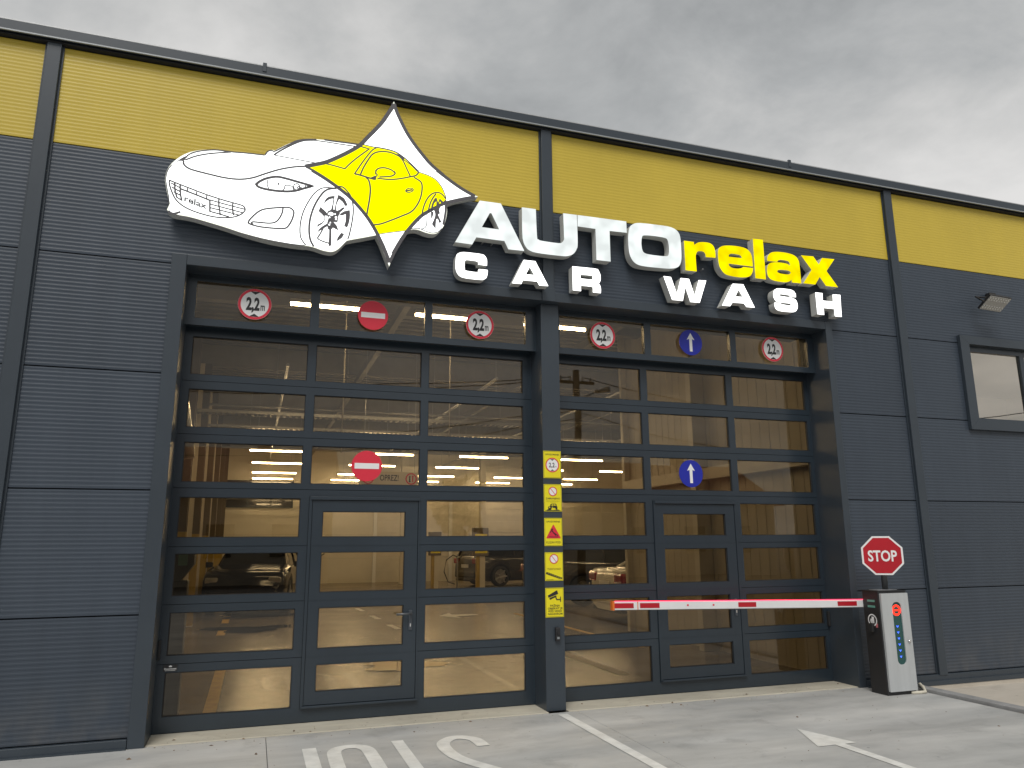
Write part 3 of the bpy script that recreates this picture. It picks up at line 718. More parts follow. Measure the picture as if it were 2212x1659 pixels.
for ri, yy in enumerate((23.6, 21.0, 17.6, 14.3, 11.0)):
    for ci, xx in enumerate((0.5, 3.45, 6.3, 9.4, 12.3)):
        o = lamp_at(xx + (0.0 if yy < 16 else .05), yy, 4.0)
        o['label'] = 'lit strip lamp, %s from the left wall, in the %s row from the back wall' % (ORD[ci], ORD[ri]); o['group'] = 'strip lamps in the back of the hall'
for ci, xx in enumerate((0.75, 3.3)):  # unseen lamps, added to light the near floor and column fronts
    o = lamp_at(xx, 5.3, 4.02); o['label'] = ['lit strip lamp over the entrance lane by the left wall', 'lit strip lamp over the line between the two lanes', 'lit strip lamp over the entrance lane by the ribbed partition'][ci]; o['group'] = 'strip lamps over the entrance lanes'
for ci, xx in enumerate((0.72, 2.30, 3.82)):
    o = lamp_at(xx, 2.45, 4.48); o.scale = (.62, 1, 1); o['label'] = ['short lit lamp behind the transom pane with the no entry disc', 'short lit lamp behind the left transom next to the middle pillar', 'short lit lamp behind the right transom next to the middle pillar'][ci]; o['group'] = 'short lamps just inside the doors'
o = lamp_at(9.62, 1.6, 4.36); o['label'] = 'lit lamp in the room behind the high window'
# cable trays
for k, (yy, zz_, x0, x1) in enumerate(((8.6, 4.05, -1.4, 6.1), (12.6, 4.35, -1.4, 15.8))):
    mb = MB(); mb.box(x0, x1, yy-.15, yy-.14, zz_, zz_+.06); mb.box(x0, x1, yy+.14, yy+.15, zz_, zz_+.06)
    x = x0
    while x < x1: mb.box(x, x+.06, yy-.14, yy+.14, zz_, zz_+.004); x += .12
    t_ = tag(mb.obj('cable_tray', 'grey'), ['perforated cable tray hung across the entrance lanes', 'perforated cable tray hung across the back of the hall'][k], 'cable tray')

# ---- water on the hall floor below the car
M['wet'] = glass('standing_water', (0.42, 0.40, 0.37), gain=3.0, wob=0.03)
for k, (cx, cy_, rx, ry) in enumerate(((0.05, 8.5, .75, .55), (0.35, 11.2, 1.0, .45), (1.9, 3.2, .5, .35))):
    rnd = random.Random(k+3); pts = []
    for j in range(26):
        a = 2*math.pi*j/26; q = 1+.28*math.sin(3*a+k)+.18*rnd.uniform(-1, 1); pts.append((cx+rx*q*math.cos(a), cy_+ry*q*math.sin(a)))
    tag(flat([smooth_pts(pts, True, 3)], 0.006).obj('puddle', 'wet'), ['dark puddle on the hall floor across the yellow dashes', 'dark puddle on the floor in front of the black car', 'small puddle just inside the left door'][k], 'puddle')

# ---- fittings on the far wall and under the roof
for x in (1.9, 5.2, 8.5, 11.8): part_wall(MB().box(x-.02, x+.02, 24.475, 24.493, 0, 5.6), 'wall_joint', 'cream')
for x0_, x1_ in ((4.6, 7.9), (9.2, 12.6)):
    fr = part_wall(MB().grid_frame(x0_, x1_, 0.0, 3.6, [(x0_+.14, x1_-.14, -1, 3.42)], 24.36, 24.47), 'inner_door_frame', 'white')
    for k in range(7): sub(MB().cbox(x0_+.15, x1_-.15, 24.41, 24.47, .49*k, .49*k+.483, .006), 'inner_door_section', 'cream', fr)
for yy, zz_ in ((23.0, 3.2), (16.2, 4.3), (10.2, 4.5)): part_wall(MB().tube([(-1.4, yy, zz_), (15.8, yy, zz_)], .03, 8), 'conduit', 'grey', ) 
for x in (0.4, 4.4, 7.4, 11.0): part_wall(MB().tube([(x, 7.0, 4.75), (x, 24.3, 4.75)], .035, 8), 'conduit', 'grey')
for k, (x, y) in enumerate(((2.4, 24.3), (6.9, 19.6))):
    T = thing('wash_lance', ['wash lance with hose hung on the far wall behind the left pass door', 'wash lance with hose beside the larger payment terminal'][k], 'hose', (x, y, 0))
    part(MB().tube([(x, y, 0), (x, y, 1.15)], .03, 8), 'stand', 'grey', T)
    part(MB().tube([(x, y-.04, 1.05), (x-.18, y-.05, 1.12), (x-.42, y-.06, .95), (x-.5, y-.06, .55), (x-.35, y-.06, .2), (x-.1, y-.06, .12)], .018, 8), 'hose', 'rubber', T, True)
    part(MB().tube([(x+.02, y-.08, 1.0), (x+.28, y-.09, 1.16)], .022, 8), 'lance_grip', 'box_black', T)

# ================================================================== lit sign: car emblem
YB, YF = -0.052, -0.152
z1 = Z(600,500,.27125); z2 = Z(1100,360,.18083); z3 = Z(1080,640,.2291); z4 = Z(1400,360,.18083); z5 = Z(1380,640,.18987)
z6 = Z(1680,730,.22604); z7 = Z(2100,780,.22604); z8 = Z(2500,860,.31646)
def tr(z, pts, Y=YF): return [z(p[0], p[1], Y)+tuple(p[2:]) for p in pts]
k_ = 1
outline = (tr(z1, [(100,1050),(118,1012,1),(130,985,1),(110,880),(77,700),(72,620),(95,520),(150,430),(240,350),(350,285),(480,245),(650,225),(800,228),(980,250),(1080,262),(1250,272),(1455,297,1),(1475,268),(1495,240),(1540,230),(1590,238,1),(1700,180),(1850,115),(1960,90),(2100,85)])
  + tr(z2, [(470,900),(800,925),(1050,950),(1250,980),(1345,1000,1),(1450,920),(1600,770),(1750,610),(1880,440),(2000,260),(2085,118,1)])
  + tr(z4, [(500,290),(600,530),(720,770),(860,1000),(1020,1210),(1200,1400)])
  + tr(z5, [(1390,0),(1600,165),(1850,340),(2170,515,1),(1950,550),(1750,590),(1553,658,1),(1560,800),(1545,920),(1500,1080),(1420,1190),(1340,1245),(1240,1250),(1120,1220),(1000,1175),(900,1162),(815,1175,1),(720,1290),(600,1500)])
  + tr(z3, [(1732,1367),(1655,1570,1),(1580,1370),(1500,1170),(1443,1058,1),(1250,1095),(1000,1140),(950,1160),(880,1230),(800,1300),(720,1330),(640,1325),(540,1300),(430,1260),(320,1235),(240,1232),(100,1215)])
  + tr(z1, [(1769,1530),(1500,1480),(1200,1400),(900,1300),(600,1210),(400,1155),(200,1120),(130,1090),(105,1065)]))
OUT = smooth_pts(outline, True, 4)
def inset(loop, d):
    n = len(loop); P = [Vector(p) for p in loop]
    area = sum(P[k].x*P[(k+1) % n].y-P[(k+1) % n].x*P[k].y for k in range(n)); sgn = 1 if area > 0 else -1; res = []
    for k in range(n):
        d1 = (P[k]-P[k-1]); d2 = (P[(k+1) % n]-P[k])
        if d1.length < 1e-9: d1 = d2
        if d2.length < 1e-9: d2 = d1
        d1.normalize(); d2.normalize(); t = d1+d2; t = t.normalized() if t.length > 1e-3 else d1
        nn = Vector((-t.y, t.x))*sgn; sc = 1/max(.45, nn.dot(Vector((-d1.y, d1.x))*sgn)); res.append(tuple(P[k]+nn*d*sc))
    return res
E_ = thing('car_emblem', 'lit white and yellow line drawing of a sports car over a curved star', 'sign', (0.3, YB, 4.6))
part(MB().plate([OUT], YF, YB), 'emblem_return', 'return', E_)
part(MB().plate([OUT], YF-.002, None), 'emblem_rim', 'rim', E_)
face = part(MB().plate([inset(OUT, .008)], YF-.004, None), 'emblem_face', 'white_l', E_)
yel = (tr(z2, [(290,1478,1),(620,1405),(900,1290),(1150,1170),(1360,1060),(1430,1015,1)])
  + tr(z4, [(60,1070),(250,1115),(420,1160),(560,1235),(700,1345),(860,1500),(930,1572,1)])
  + tr(z5, [(1000,40),(1200,110),(1340,200),(1450,340),(1520,500),(1540,585,1),(1450,650),(1240,775),(1060,885),(900,1040),(740,1195,1),(215,1262,1)])
  + tr(z3, [(1380,880),(1280,740),(1160,580),(1000,410),(800,265),(600,125),(390,0)]))
part(MB().plate([smooth_pts(yel, True, 4)], YF-.006, None), 'emblem_yellow_area', 'yellow_l', E_)
ln = MB()
PXW = 4.3/1000.0          # metres of wall for one photograph pixel at the emblem
_k = [0]
def lay(): _k[0] += 1; return YF-.0075-_k[0]*.00006      # every stroke a hair above the one before
def st(z, pts, w_, closed=False): ln.ribbon(smooth_pts(tr(z, pts), closed, 4), max(w_*z.sc*PXW, 0.0085), lay(), closed)
def fill(z, pts, mbx=None, y=None, seg=2): (mbx or ln).plate([smooth_pts(tr(z, pts), True, seg)], (y-.008) if y else lay(), None)
# the star
st(z2, [(2085,170),(2060,230),(1960,380),(1850,540),(1700,705),(1550,855),(1400,1010),(1250,1110),(1000,1240),(700,1370),(480,1422),(250,1465)], 52)
st(z2, [(250,1465),(400,1550),(560,1650)], 30); st(z3, [(390,0),(600,130),(800,270),(1000,430),(1160,600),(1290,760),(1400,930),(1480,1080),(1560,1250),(1620,1400),(1655,1510)], 36)
st(z4, [(428,170),(480,330),(560,510),(690,765),(840,995),(1010,1215),(1190,1425),(1450,1650)], 46); st(z5, [(1355,0),(1600,190),(1850,365),(2110,512)], 44)
st(z5, [(2110,525),(1850,570),(1550,640),(1380,705),(1220,795),(1070,885),(960,985),(860,1095),(760,1215),(650,1375),(540,1560),(490,1650)], 44); st(z3, [(1722,1370),(1655,1510)], 30)
fill(z4, [(428,145,1),(470,290,1),(415,262,1),(380,270,1)]); fill(z5, [(2160,515,1),(2000,490,1),(1950,450,1)])
# bonnet, far headlight, windscreen
st(z1, [(330,385),(326,420),(360,465),(450,510),(700,575),(900,620),(1100,640),(1280,620),(1450,565),(1650,505),(1850,470),(2000,460),(2140,422)], 15)
st(z1, [(350,375),(500,320),(700,285),(980,265)], 13); st(z1, [(355,345),(400,300),(500,262),(650,240),(800,238),(980,262),(1200,280),(1450,308)], 12)
fill(z1, [(190,440),(260,372),(360,318),(352,365),(320,390),(262,388)])
st(z1, [(1455,305),(1490,258),(1540,243),(1585,255),(1700,198),(1850,132),(1960,104)], 11)
st(z1, [(1575,305),(1650,320),(1900,368),(2150,415)], 9); st(z1, [(1575,305),(1650,255),(1760,195),(1900,132),(2000,105),(2110,100)], 15)
st(z2, [(-50,1000),(100,940),(300,918),(480,920)], 30); st(z2, [(480,935),(700,965),(1000,1012),(1275,1052)], 16); st(z2, [(640,918),(860,950),(1100,980),(1340,1015)], 22)
st(z1, [(130,985),(120,880),(88,700),(84,620),(108,520),(165,440)], 8)
# grille
st(z1, [(135,655,1),(130,700),(160,800),(220,920),(320,1010),(450,1075),(600,1125),(750,1160),(900,1172),(1030,1160),(1120,1125),(1170,1080),(1175,1045),(1150,1010),(1080,985),(900,935),(650,855),(400,760),(200,682)], 12, True)
for pts, w_ in (([(285,772),(500,855),(690,932)],14), ([(690,925),(900,985),(1170,1055)],11), ([(700,985),(1000,1065),(1150,1105)],11), ([(700,1035),(900,1085),(1090,1135)],11), ([(680,1082),(820,1120),(960,1162)],12),
                ([(690,930),(690,1085)],13), ([(815,910),(815,1000),(835,1140)],12), ([(1007,970),(1005,1060),(1018,1140)],12), ([(205,690),(210,800),(235,890)],13), ([(280,720),(285,850),(305,940)],13),
                ([(150,690),(280,760)],11), ([(165,750),(285,815)],12), ([(190,815),(290,865)],12), ([(230,890),(300,930)],12), ([(382,765),(378,815)],10), ([(505,815),(505,860)],10), ([(648,862),(645,910)],10)):
    st(z1, pts, w_)
# name on the number plate
o0 = Vector(z1(335,945,YF)); e0 = Vector(z1(648,1062,YF)); ux = (e0-o0); hh = (Vector(z1(455,880,YF))-Vector(z1(448,985,YF))).length
def tfp(p):
    t_ = p[0]; q = o0+ux*t_+Vector((0, 1))*p[2]; return (q.x, YF-.0160, q.y)
put_text(ln, 'relax', 0.5, 0, hh*.80, 0, width=1.0, bold=0.03, tf=tfp)
# near headlight
st(z1, [(1330,710,1),(1380,670),(1470,630),(1600,607),(1720,625),(1950,690),(2110,735,1),(1980,770),(1880,798),(1760,810),(1600,800),(1450,775),(1360,745)], 21, True)
st(z1, [(1490,650),(1482,720),(1505,770)], 8); fill(z1, [(1635,683),(1650,705),(1635,727),(1620,705)]); st(z1, [(1690,800),(1720,770),(1735,725),(1825,740),(1850,795)], 9)
for cx, cy_, r_ in ((1888,745,42),(1915,757,15),(1945,768,14),(2025,742,18)): st(z1, [(cx+r_*math.cos(a*.785), cy_+r_*math.sin(a*.785)) for a in range(8)], 9, True)
# fog lamp
st(z1, [(1220,1245,1),(1240,1200),(1320,1120),(1400,1068),(1500,1045),(1700,1030),(1790,1035),(1840,1070),(1848,1120),(1820,1210),(1770,1290),(1720,1320),(1600,1320),(1400,1300),(1270,1270)], 14, True)
st(z1, [(1700,1040),(1690,1100),(1650,1180),(1600,1230),(1520,1248),(1400,1240),(1290,1230),(1265,1245),(1290,1265)], 13)
st(z1, [(118,1075),(150,1105),(200,1115),(285,1092)], 17); st(z1, [(150,1112),(400,1182),(900,1325),(1400,1460),(1800,1535),(2000,1555)], 9)
# front wheel
st(z3, [(800,295),(700,288),(640,285),(540,300),(430,380),(330,520),(250,680),(205,850),(195,1000),(215,1120),(290,1225)], 13)
st(z3, [(790,296),(660,312),(570,370),(470,510),(400,660),(355,830),(345,1000),(365,1140),(420,1250)], 19)
st(z3, [(820,265),(900,280),(980,360),(1030,440),(1060,560),(1065,700),(1040,880),(1000,1060),(975,1130)], 14)
for pl in ([(650,670),(740,640),(800,660),(850,700),(820,760),(810,850),(745,850),(740,930),(700,975),(650,960),(640,850),(660,790),(640,730)],
           [(580,550,1),(610,480),(670,430),(765,420,1),(750,530),(735,650,1),(700,650,1),(725,560),(740,465,1),(670,482)],
           [(760,660,1),(775,560),(820,400,1),(920,460),(978,580,1),(930,587,1),(890,520),(835,475,1),(795,560),(785,660,1)],
           [(800,670),(850,640),(890,610),(932,612),(880,670),(830,700)],
           [(840,720,1),(920,670),(1010,652,1),(1015,740),(1000,850),(965,945,1),(915,910,1),(940,830),(942,720,1),(870,745)],
           [(745,850,1),(800,910),(822,988,1),(730,940,1)], [(672,960,1),(708,960,1),(708,1210),(690,1238),(660,1235),(668,1100)],
           [(470,1025,1),(510,960),(570,910),(660,860,1),(660,910,1),(580,955)],
           [(465,935,1),(490,885),(560,850),(590,800),(580,750),(495,670,1),(530,598,1),(600,660),(650,720),(640,750),(600,745),(605,800),(570,870)],
           [(797,1165,1),(805,1110),(870,1020,1),(918,1045,1),(880,1110)]): fill(z3, pl)
st(z3, [(575,950),(520,1050),(485,1115),(560,1160),(665,1195)], 14)
# door, windows, roof
st(z3, [(1270,115),(1320,170),(1345,300),(1335,450),(1310,600),(1285,740)], 16)
st(z5, [(95,1080),(250,1060),(450,990),(650,910),(850,820),(970,680),(1040,520),(1065,350),(1050,250),(1000,200),(900,140)], 18); st(z5, [(215,1262),(480,1225),(740,1195)], 10)
st(z2, [(620,1405),(800,1445),(1065,1520,1),(1200,1390),(1350,1270),(1570,1110,1),(1380,1055)], 17)
st(z2, [(1720,1085),(1640,1130),(1550,1230),(1420,1400),(1270,1620,1),(1390,1650)], 17)
st(z3, [(1090,60),(1190,85),(1390,145),(1440,140)], 17); st(z5, [(180,160),(430,185),(650,165),(830,130)], 17)
st(z2, [(1385,1650),(1450,1500),(1560,1320),(1640,1220),(1750,1172),(1900,1165),(2050,1195),(2200,1265)], 19); st(z4, [(480,1220),(560,1290),(620,1370),(680,1500),(750,1650)], 17); st(z5, [(775,0),(830,125)], 16)
st(z2, [(1430,1015),(1600,1055),(1740,1085)], 14); st(z4, [(60,1075),(250,1110),(430,1160),(560,1235),(700,1345),(850,1490),(930,1570)], 18); fill(z4, [(490,1195,1),(640,1310,1),(620,1370,1),(540,1275,1)])
st(z4, [(625,1335),(760,1430),(900,1570)], 13); st(z5, [(985,0),(985,60),(930,110),(830,130)], 18)
st(z5, [(960,15),(1000,40),(1200,110),(1340,197),(1450,335),(1520,495),(1538,570)], 12)
st(z2, [(1705,1640),(1710,1570),(1760,1515),(1880,1500),(2020,1540),(2095,1600)], 18); st(z5, [(515,20),(530,70),(470,115),(350,130),(220,135)], 17); st(z5, [(150,-5),(152,60),(180,95),(150,130)], 14); fill(z5, [(40,150,1),(140,108,1),(165,150,1),(110,198,1)])
st(z5, [(815+75*math.cos(a*.524), 398+40*math.sin(a*.524)-12*math.cos(a*.524)) for a in range(12)], 12, True); st(z5, [(750,412),(870,386)], 18)
# rear wheel
st(z5, [(1062,880),(1090,740),(1150,590),(1230,490),(1320,445),(1410,450),(1480,500),(1530,570)], 17); st(z5, [(1185,800),(1230,640),(1290,530),(1340,465)], 17)
fill(z5, [(1235,770,1),(1260,660),(1310,560),(1350,548,1),(1365,600),(1380,640,1),(1410,560,1),(1480,625,1),(1540,570,1),(1550,640,1),(1500,690),(1430,720),(1400,800),(1420,860),(1380,880),(1455,1040,1),(1400,1040),(1370,1115,1),(1390,1010),(1360,960),(1340,1000),(1330,1165,1),(1255,1065,1),(1310,940),(1320,860),(1290,780)])
fill(z5, [(1240,970,1),(1235,815,1),(1290,825,1),(1275,910)])
st(z5, [(1522,600),(1530,750),(1515,900),(1480,1080)], 28); st(z5, [(1005,985),(1003,1070),(1005,1155)], 10); st(z5, [(1160,880),(1150,1080),(1100,1148),(1020,1162)], 12)
st(z5, [(840,1160),(1000,1155),(1150,1210),(1270,1238),(1380,1215),(1450,1150)], 10)
part(ln, 'emblem_lines', 'line', E_)
wh = MB(); fill(z3, [(650,722),(690,690),(740,710),(728,750),(690,742)], wh, YF-.0095, 3)
for cx, cy_, r_ in ((767,722,12),(782,775,18),(783,806,15),(677,775,14),(673,895,15),(690,862,12)): fill(z3, [(cx+r_*math.cos(a*1.047), cy_+r_*math.sin(a*1.047)) for a in range(6)], wh, YF-.0095)
part(wh, 'wheel_nuts', 'white_l', E_)
ye_ = MB(); fill(z5, [(1280,732,1),(1300,660),(1345,618,1),(1340,700,1)], ye_, YF-.0095); fill(z5, [(1395,665,1),(1415,622),(1435,660,1)], ye_, YF-.0095)
part(ye_, 'wheel_gaps', 'yellow_l', E_)

# ================================================================== lit sign: letters
LET = [
 ('A','first letter A of the large white word AUTO','white_a',z6,[[(525,100,1),(875,148,1),(1265,935,1),(1000,907,1),(935,770,1),(470,708,1),(400,828,1),(118,788,1)],[(693,305,1),(720,310,1),(850,580,1),(560,540,1)]]),
 ('U','white letter U of the large word AUTO','white_a',z6,[[(1225,212,1),(1455,242,1),(1475,690),(1500,745),(1560,768),(1820,805),(1890,795),(1922,750),(1925,700),(1910,310,1),(2135,338,1),(2150,800),(2130,910),(2080,980),(2000,1015),(1880,1018),(1500,970),(1350,925),(1280,850),(1245,760),(1233,640)]]),
 ('T','white letter T of the large word AUTO','white_a',z7,[[(290,118,1),(1097,225,1),(1106,412,1),(820,380,1),(838,890,1),(605,862,1),(588,347,1),(293,305,1)]]),
 ('O','white letter O of the large word AUTO','white_a',z7,[[(1310,250),(1600,280),(1800,310),(1910,355),(1975,430),(2000,550),(2013,800),(2000,910),(1955,980),(1850,1005),(1700,1000),(1400,968),(1270,930),(1190,850),(1145,720),(1130,500),(1150,340),(1200,275)],[(1400,455),(1560,465),(1720,492),(1775,520),(1800,600),(1808,700),(1800,770),(1770,800),(1650,795),(1470,770),(1390,740),(1360,680),(1348,580),(1360,480)]]),
 ('r','yellow letter r of the word relax','yellow_a',z8,[[(203,135,1),(320,150,1),(325,185,1),(370,158),(430,152),(510,165),(555,205),(575,270),(578,338,1),(462,330,1),(455,295),(435,268),(400,260),(365,265),(346,300),(343,340),(355,500,1),(222,485,1)]]),
 ('e','yellow letter e of the word relax','yellow_a',z8,[[(720,193),(830,200),(930,225),(985,270),(1010,330),(1020,442,1),(733,407,1),(740,432),(775,457),(840,466),(885,460),(905,447,1),(1022,460,1),(1015,510),(985,555),(920,570),(820,565),(700,535),(640,470),(615,400),(605,290),(615,230),(655,200)],[(735,325,1),(738,302),(770,290),(850,302),(880,318),(890,342,1)]]),
 ('l','tall yellow letter l of the word relax','yellow_a',z8,[[(1018,112,1),(1138,125,1),(1175,595,1),(1050,580,1)]]),
 ('a','yellow letter a of the word relax','yellow_a',z8,[[(1192,375,1),(1310,385,1),(1318,370),(1350,362),(1430,375),(1455,400),(1458,430,1),(1420,408),(1330,393),(1260,393),(1210,410),(1188,460),(1195,540),(1230,590),(1300,615),(1390,628),(1450,620),(1480,597,1),(1482,630,1),(1595,642,1),(1575,450),(1558,365),(1510,310),(1420,280),(1310,267),(1240,275),(1200,310),(1190,345)],[(1310,492),(1340,480),(1430,488),(1463,505),(1462,525),(1430,535),(1350,525),(1315,510)]]),
 ('x','yellow letter x of the word relax','yellow_a',z8,[[(1590,308,1),(1735,322,1),(1800,415,1),(1840,340,1),(1985,355,1),(1892,495,1),(2030,688,1),(1885,670,1),(1812,565,1),(1760,655,1),(1617,640,1),(1715,480,1)]]),
 ('C','small white letter C of the word CAR','white_s',z6,[[(225,957),(330,960),(560,990),(620,1030),(645,1090),(645,1180,1),(500,1160,1),(495,1118),(440,1100),(310,1085),(282,1100),(275,1130),(278,1230),(300,1262),(470,1287),(503,1275),(508,1235,1),(655,1250,1),(657,1290),(640,1370),(600,1405),(540,1415),(290,1387),(190,1350),(140,1280),(125,1200),(130,1060),(150,990)]]),
 ('A','small white letter A of the word CAR','white_s',z6,[[(1255,1083,1),(1447,1105,1),(1663,1518,1),(1515,1508,1),(1478,1443,1),(1240,1420,1),(1215,1482,1),(1062,1470,1)],[(1355,1200,1),(1430,1335,1),(1290,1322,1)]]),
 ('R','small white letter R of the word CAR','white_s',z7,[[(203,968,1),(585,1008),(635,1040),(665,1100),(672,1170),(668,1210),(640,1252,1),(665,1290),(677,1350),(675,1415,1),(545,1400,1),(543,1330),(525,1308),(345,1288,1),(347,1380,1),(213,1365,1)],[(335,1105,1),(520,1122),(538,1140),(540,1170),(525,1188),(338,1170,1)]]),
 ('W','small white letter W of the word WASH','white_s',z8,[[(-39,555,1),(49,566,1),(120,765,1),(165,578,1),(263,588,1),(330,785,1),(378,603,1),(467,607,1),(390,870,1),(280,862,1),(220,683,1),(190,848,1),(64,836,1)]]),
 ('A','small white letter A of the word WASH','white_s',z8,[[(780,645,1),(905,652,1),(1042,928,1),(944,921,1),(914,878,1),(778,868,1),(751,911,1),(655,903,1)],[(850,715,1),(900,802,1),(812,797,1)]]),
 ('S','small white letter S of the word WASH','white_s',z8,[[(1330,700),(1450,712),(1500,730),(1525,765),(1530,805,1),(1460,800,1),(1455,790),(1440,780),(1350,768),(1338,778),(1350,792),(1470,810),(1530,840),(1550,900),(1545,945),(1520,975),(1470,982),(1350,970),(1300,950),(1280,915),(1275,868,1),(1345,875,1),(1355,885),(1380,892),(1450,903),(1468,895),(1460,880),(1320,862),(1285,840),(1265,800),(1263,750),(1280,715)]]),
 ('H','small white letter H of the word WASH','white_s',z8,[[(1760,748,1),(1843,757,1),(1848,845,1),(1970,858,1),(1965,772,1),(2055,778,1),(2072,1038,1),(1992,1030,1),(1985,945,1),(1858,932,1),(1865,1015,1),(1785,1005,1)]]),
]
for ch, lab, mt, z, loops in LET:
    lp = [smooth_pts(tr(z, l), True, 5) for l in loops]
    cx = sum(p[0] for p in lp[0])/len(lp[0]); cz = min(p[1] for p in lp[0])
    T = thing('sign_letter', 'lit '+lab, 'sign letter', (cx, YB, cz), 'letters of the lit wall sign')
    part(MB().plate(lp, YF, YB), 'letter_return', 'return', T)
    part(MB().plate(lp, YF-.003, None), 'letter_face', mt, T)
    for dx_ in (-.05, .05): part(MB().tube([(cx+dx_, YB-.01, cz+.08), (cx+dx_, 0.0, cz+.08)], .008, 6), 'standoff', 'grey', T)

# ================================================================== round signs on the glass
def disc_base(name, label, cx, cz, r, Y, mt, group):
    T = thing(name, label, 'sign', (cx, Y, cz-r), group)
    part(MB().disc(cx, cz, r, Y, Y+.004, 56), 'sign_plate', mt, T); return T
def height_sign(cx, cz, Y, label):
    r = .149; T = disc_base('height_limit_sign', label, cx, cz, r, Y, 'white', '2.2 metre signs over the doors')
    part(MB().disc(cx, cz, r-.001, Y-.001, None, 56, hole=.125), 'red_ring', 'red', T)
    mb = MB()
    for s_ in (1, -1): mb.plate([[(cx-.045,cz+s_*.122),(cx+.045,cz+s_*.122),(cx,cz+s_*.093)]], Y-.0015, None)
    put_text(mb, '2,2', cx-.016, cz-.056, .118, Y-.0015, width=.120, bold=.04); put_text(mb, 'm', cx+.072, cz-.056, .075, Y-.0015, width=.038, bold=.02)
    part(mb, 'sign_print', 'black', T); return T
TY = 0.190
height_sign(-0.123, 3.748, TY, 'round 2.2 metre height sign between car emblem and left jamb')
height_sign(2.069, 3.740, TY, 'round 2.2 metre height sign on the left transom beside the middle pillar')
height_sign(3.455, 3.744, TY, 'round 2.2 metre height sign on the right transom beside the middle pillar')
height_sign(5.656, 3.757, TY, 'round 2.2 metre height sign under the letters WASH by the right jamb')
def no_entry(cx, cz, Y, label):
    T = disc_base('no_entry_sign', label, cx, cz, .147, Y, 'red', 'no entry signs on the left door')
    part(MB().plate([[(cx-.117,cz-.027),(cx+.117,cz-.027),(cx+.117,cz+.027),(cx-.117,cz+.027)]], Y-.0015, None), 'white_bar', 'white', T)
no_entry(0.978, 3.741, TY, 'red no entry disc on the transom above the left door')
no_entry(0.988, 2.280, 0.352, 'red no entry disc above the left pass door')
def ahead(cx, cz, Y, label, r):
    T = disc_base('ahead_only_sign', label, cx, cz, r, Y, 'blue', 'blue arrow signs on the right door')
    part(MB().plate([[(cx-.018,cz-.105),(cx+.018,cz-.105),(cx+.018,cz+.04),(cx+.05,cz+.03),(cx,cz+.112),(cx-.05,cz+.03),(cx-.018,cz+.04)]], Y-.0015, None), 'white_arrow', 'white', T)
ahead(4.550, 3.751, TY, 'blue disc with white up arrow on the transom above the right door', .148)
ahead(4.562, 2.287, 0.352, 'blue disc with white up arrow above the right pass door', .151)

# ================================================================== yellow notices on the pillar
NY = 0.0605
def notice(z0, z1_, label):
    cx = 2.787; T = thing('warning_notice', label, 'notice', (cx, NY, z0), 'yellow notices on the middle pillar')
    part(MB().plate([[(cx-.094,z0),(cx+.094,z0),(cx+.094,z1_),(cx-.094,z1_)]], NY-.0035, NY+.0014), 'notice_plate', 'yel', T)
    mb = MB(); mb.ribbon([(cx-.088,z0+.006),(cx+.088,z0+.006),(cx+.088,z1_-.006),(cx-.088,z1_-.006)], .0022, NY-.0045, True)
    return T, mb, cx, NY-.0045
def done(T, mb): part(mb, 'notice_print', 'black', T)
def ban(T, cx, cz, r, y):
    part(MB().disc(cx, cz, r, y-.0004, None, 32), 'ban_disc', 'white', T); mr = MB().disc(cx, cz, r, y-.001, None, 32, hole=r*.82)
    mr.ribbon([(cx-r*.55, cz+r*.66), (cx+r*.55, cz-r*.66)], r*.12, y-.0012); part(mr, 'ban_ring', 'red', T)
T, mb, cx, y = notice(2.177, 2.448, 'yellow pillar notice UPOZORENJE with a round 2.2 height limit')
put_text(mb, 'UPOZORENJE', cx, 2.405, .016, y, width=.145, bold=.01)
for s_ in (1, -1): mb.plate([[(cx-.02,2.307+s_*.058),(cx+.02,2.307+s_*.058),(cx,2.307+s_*.043)]], y-.001, None)
put_text(mb, '2,2', cx-.006, 2.285, .045, y-.001, width=.062, bold=.02); put_text(mb, 'm', cx+.038, 2.285, .018, y-.001, width=.014)
done(T, mb); part(MB().disc(cx, 2.307, .072, y-.0004, None, 36), 'limit_disc', 'white', T); part(MB().disc(cx, 2.307, .073, y-.0007, None, 36, hole=.062), 'limit_ring', 'red', T)
T, mb, cx, y = notice(1.850, 2.116, 'yellow pillar notice ZABRANJENO with a muddy off-road car')
put_text(mb, 'ZABRANJENO', cx, 1.967, .017, y, width=.15, bold=.015)
for k in range(3): put_text(mb, ['ulazak vozilima koja su','natovarena i prljava','i blatnjava'][k], cx, 1.952-.008*k, .0045, y, width=[.15,.14,.06][k])
mb.plate([smooth_pts([(cx-.05,1.875),(cx-.05,1.895),(cx-.03,1.902),(cx-.022,1.922),(cx+.03,1.924),(cx+.04,1.902),(cx+.046,1.895),(cx+.046,1.872),(cx+.03,1.868),(cx+.022,1.882),(cx-.012,1.882),(cx-.02,1.868),(cx-.038,1.866)], True, 3)], y, None)
mb.plate([[(cx-.084,1.856),(cx+.084,1.856),(cx+.05,1.868),(cx,1.862),(cx-.05,1.87)]], y-.0002, None)
done(T, mb); ban(T, cx, 2.045, .046, y)
yy_ = MB().plate([[(cx-.018,1.906),(cx-.012,1.918),(cx+.004,1.918),(cx+.004,1.906)]], y-.001, None).plate([[(cx+.01,1.906),(cx+.01,1.918),(cx+.024,1.918),(cx+.03,1.906)]], y-.001, None).disc(cx-.036, 1.888, .006, y-.001).disc(cx-.008, 1.89, .005, y-.001); part(yy_, 'car_windows', 'yel', T)
T, mb, cx, y = notice(1.515, 1.785, 'yellow pillar notice KLIZAV POD with a red slip triangle')
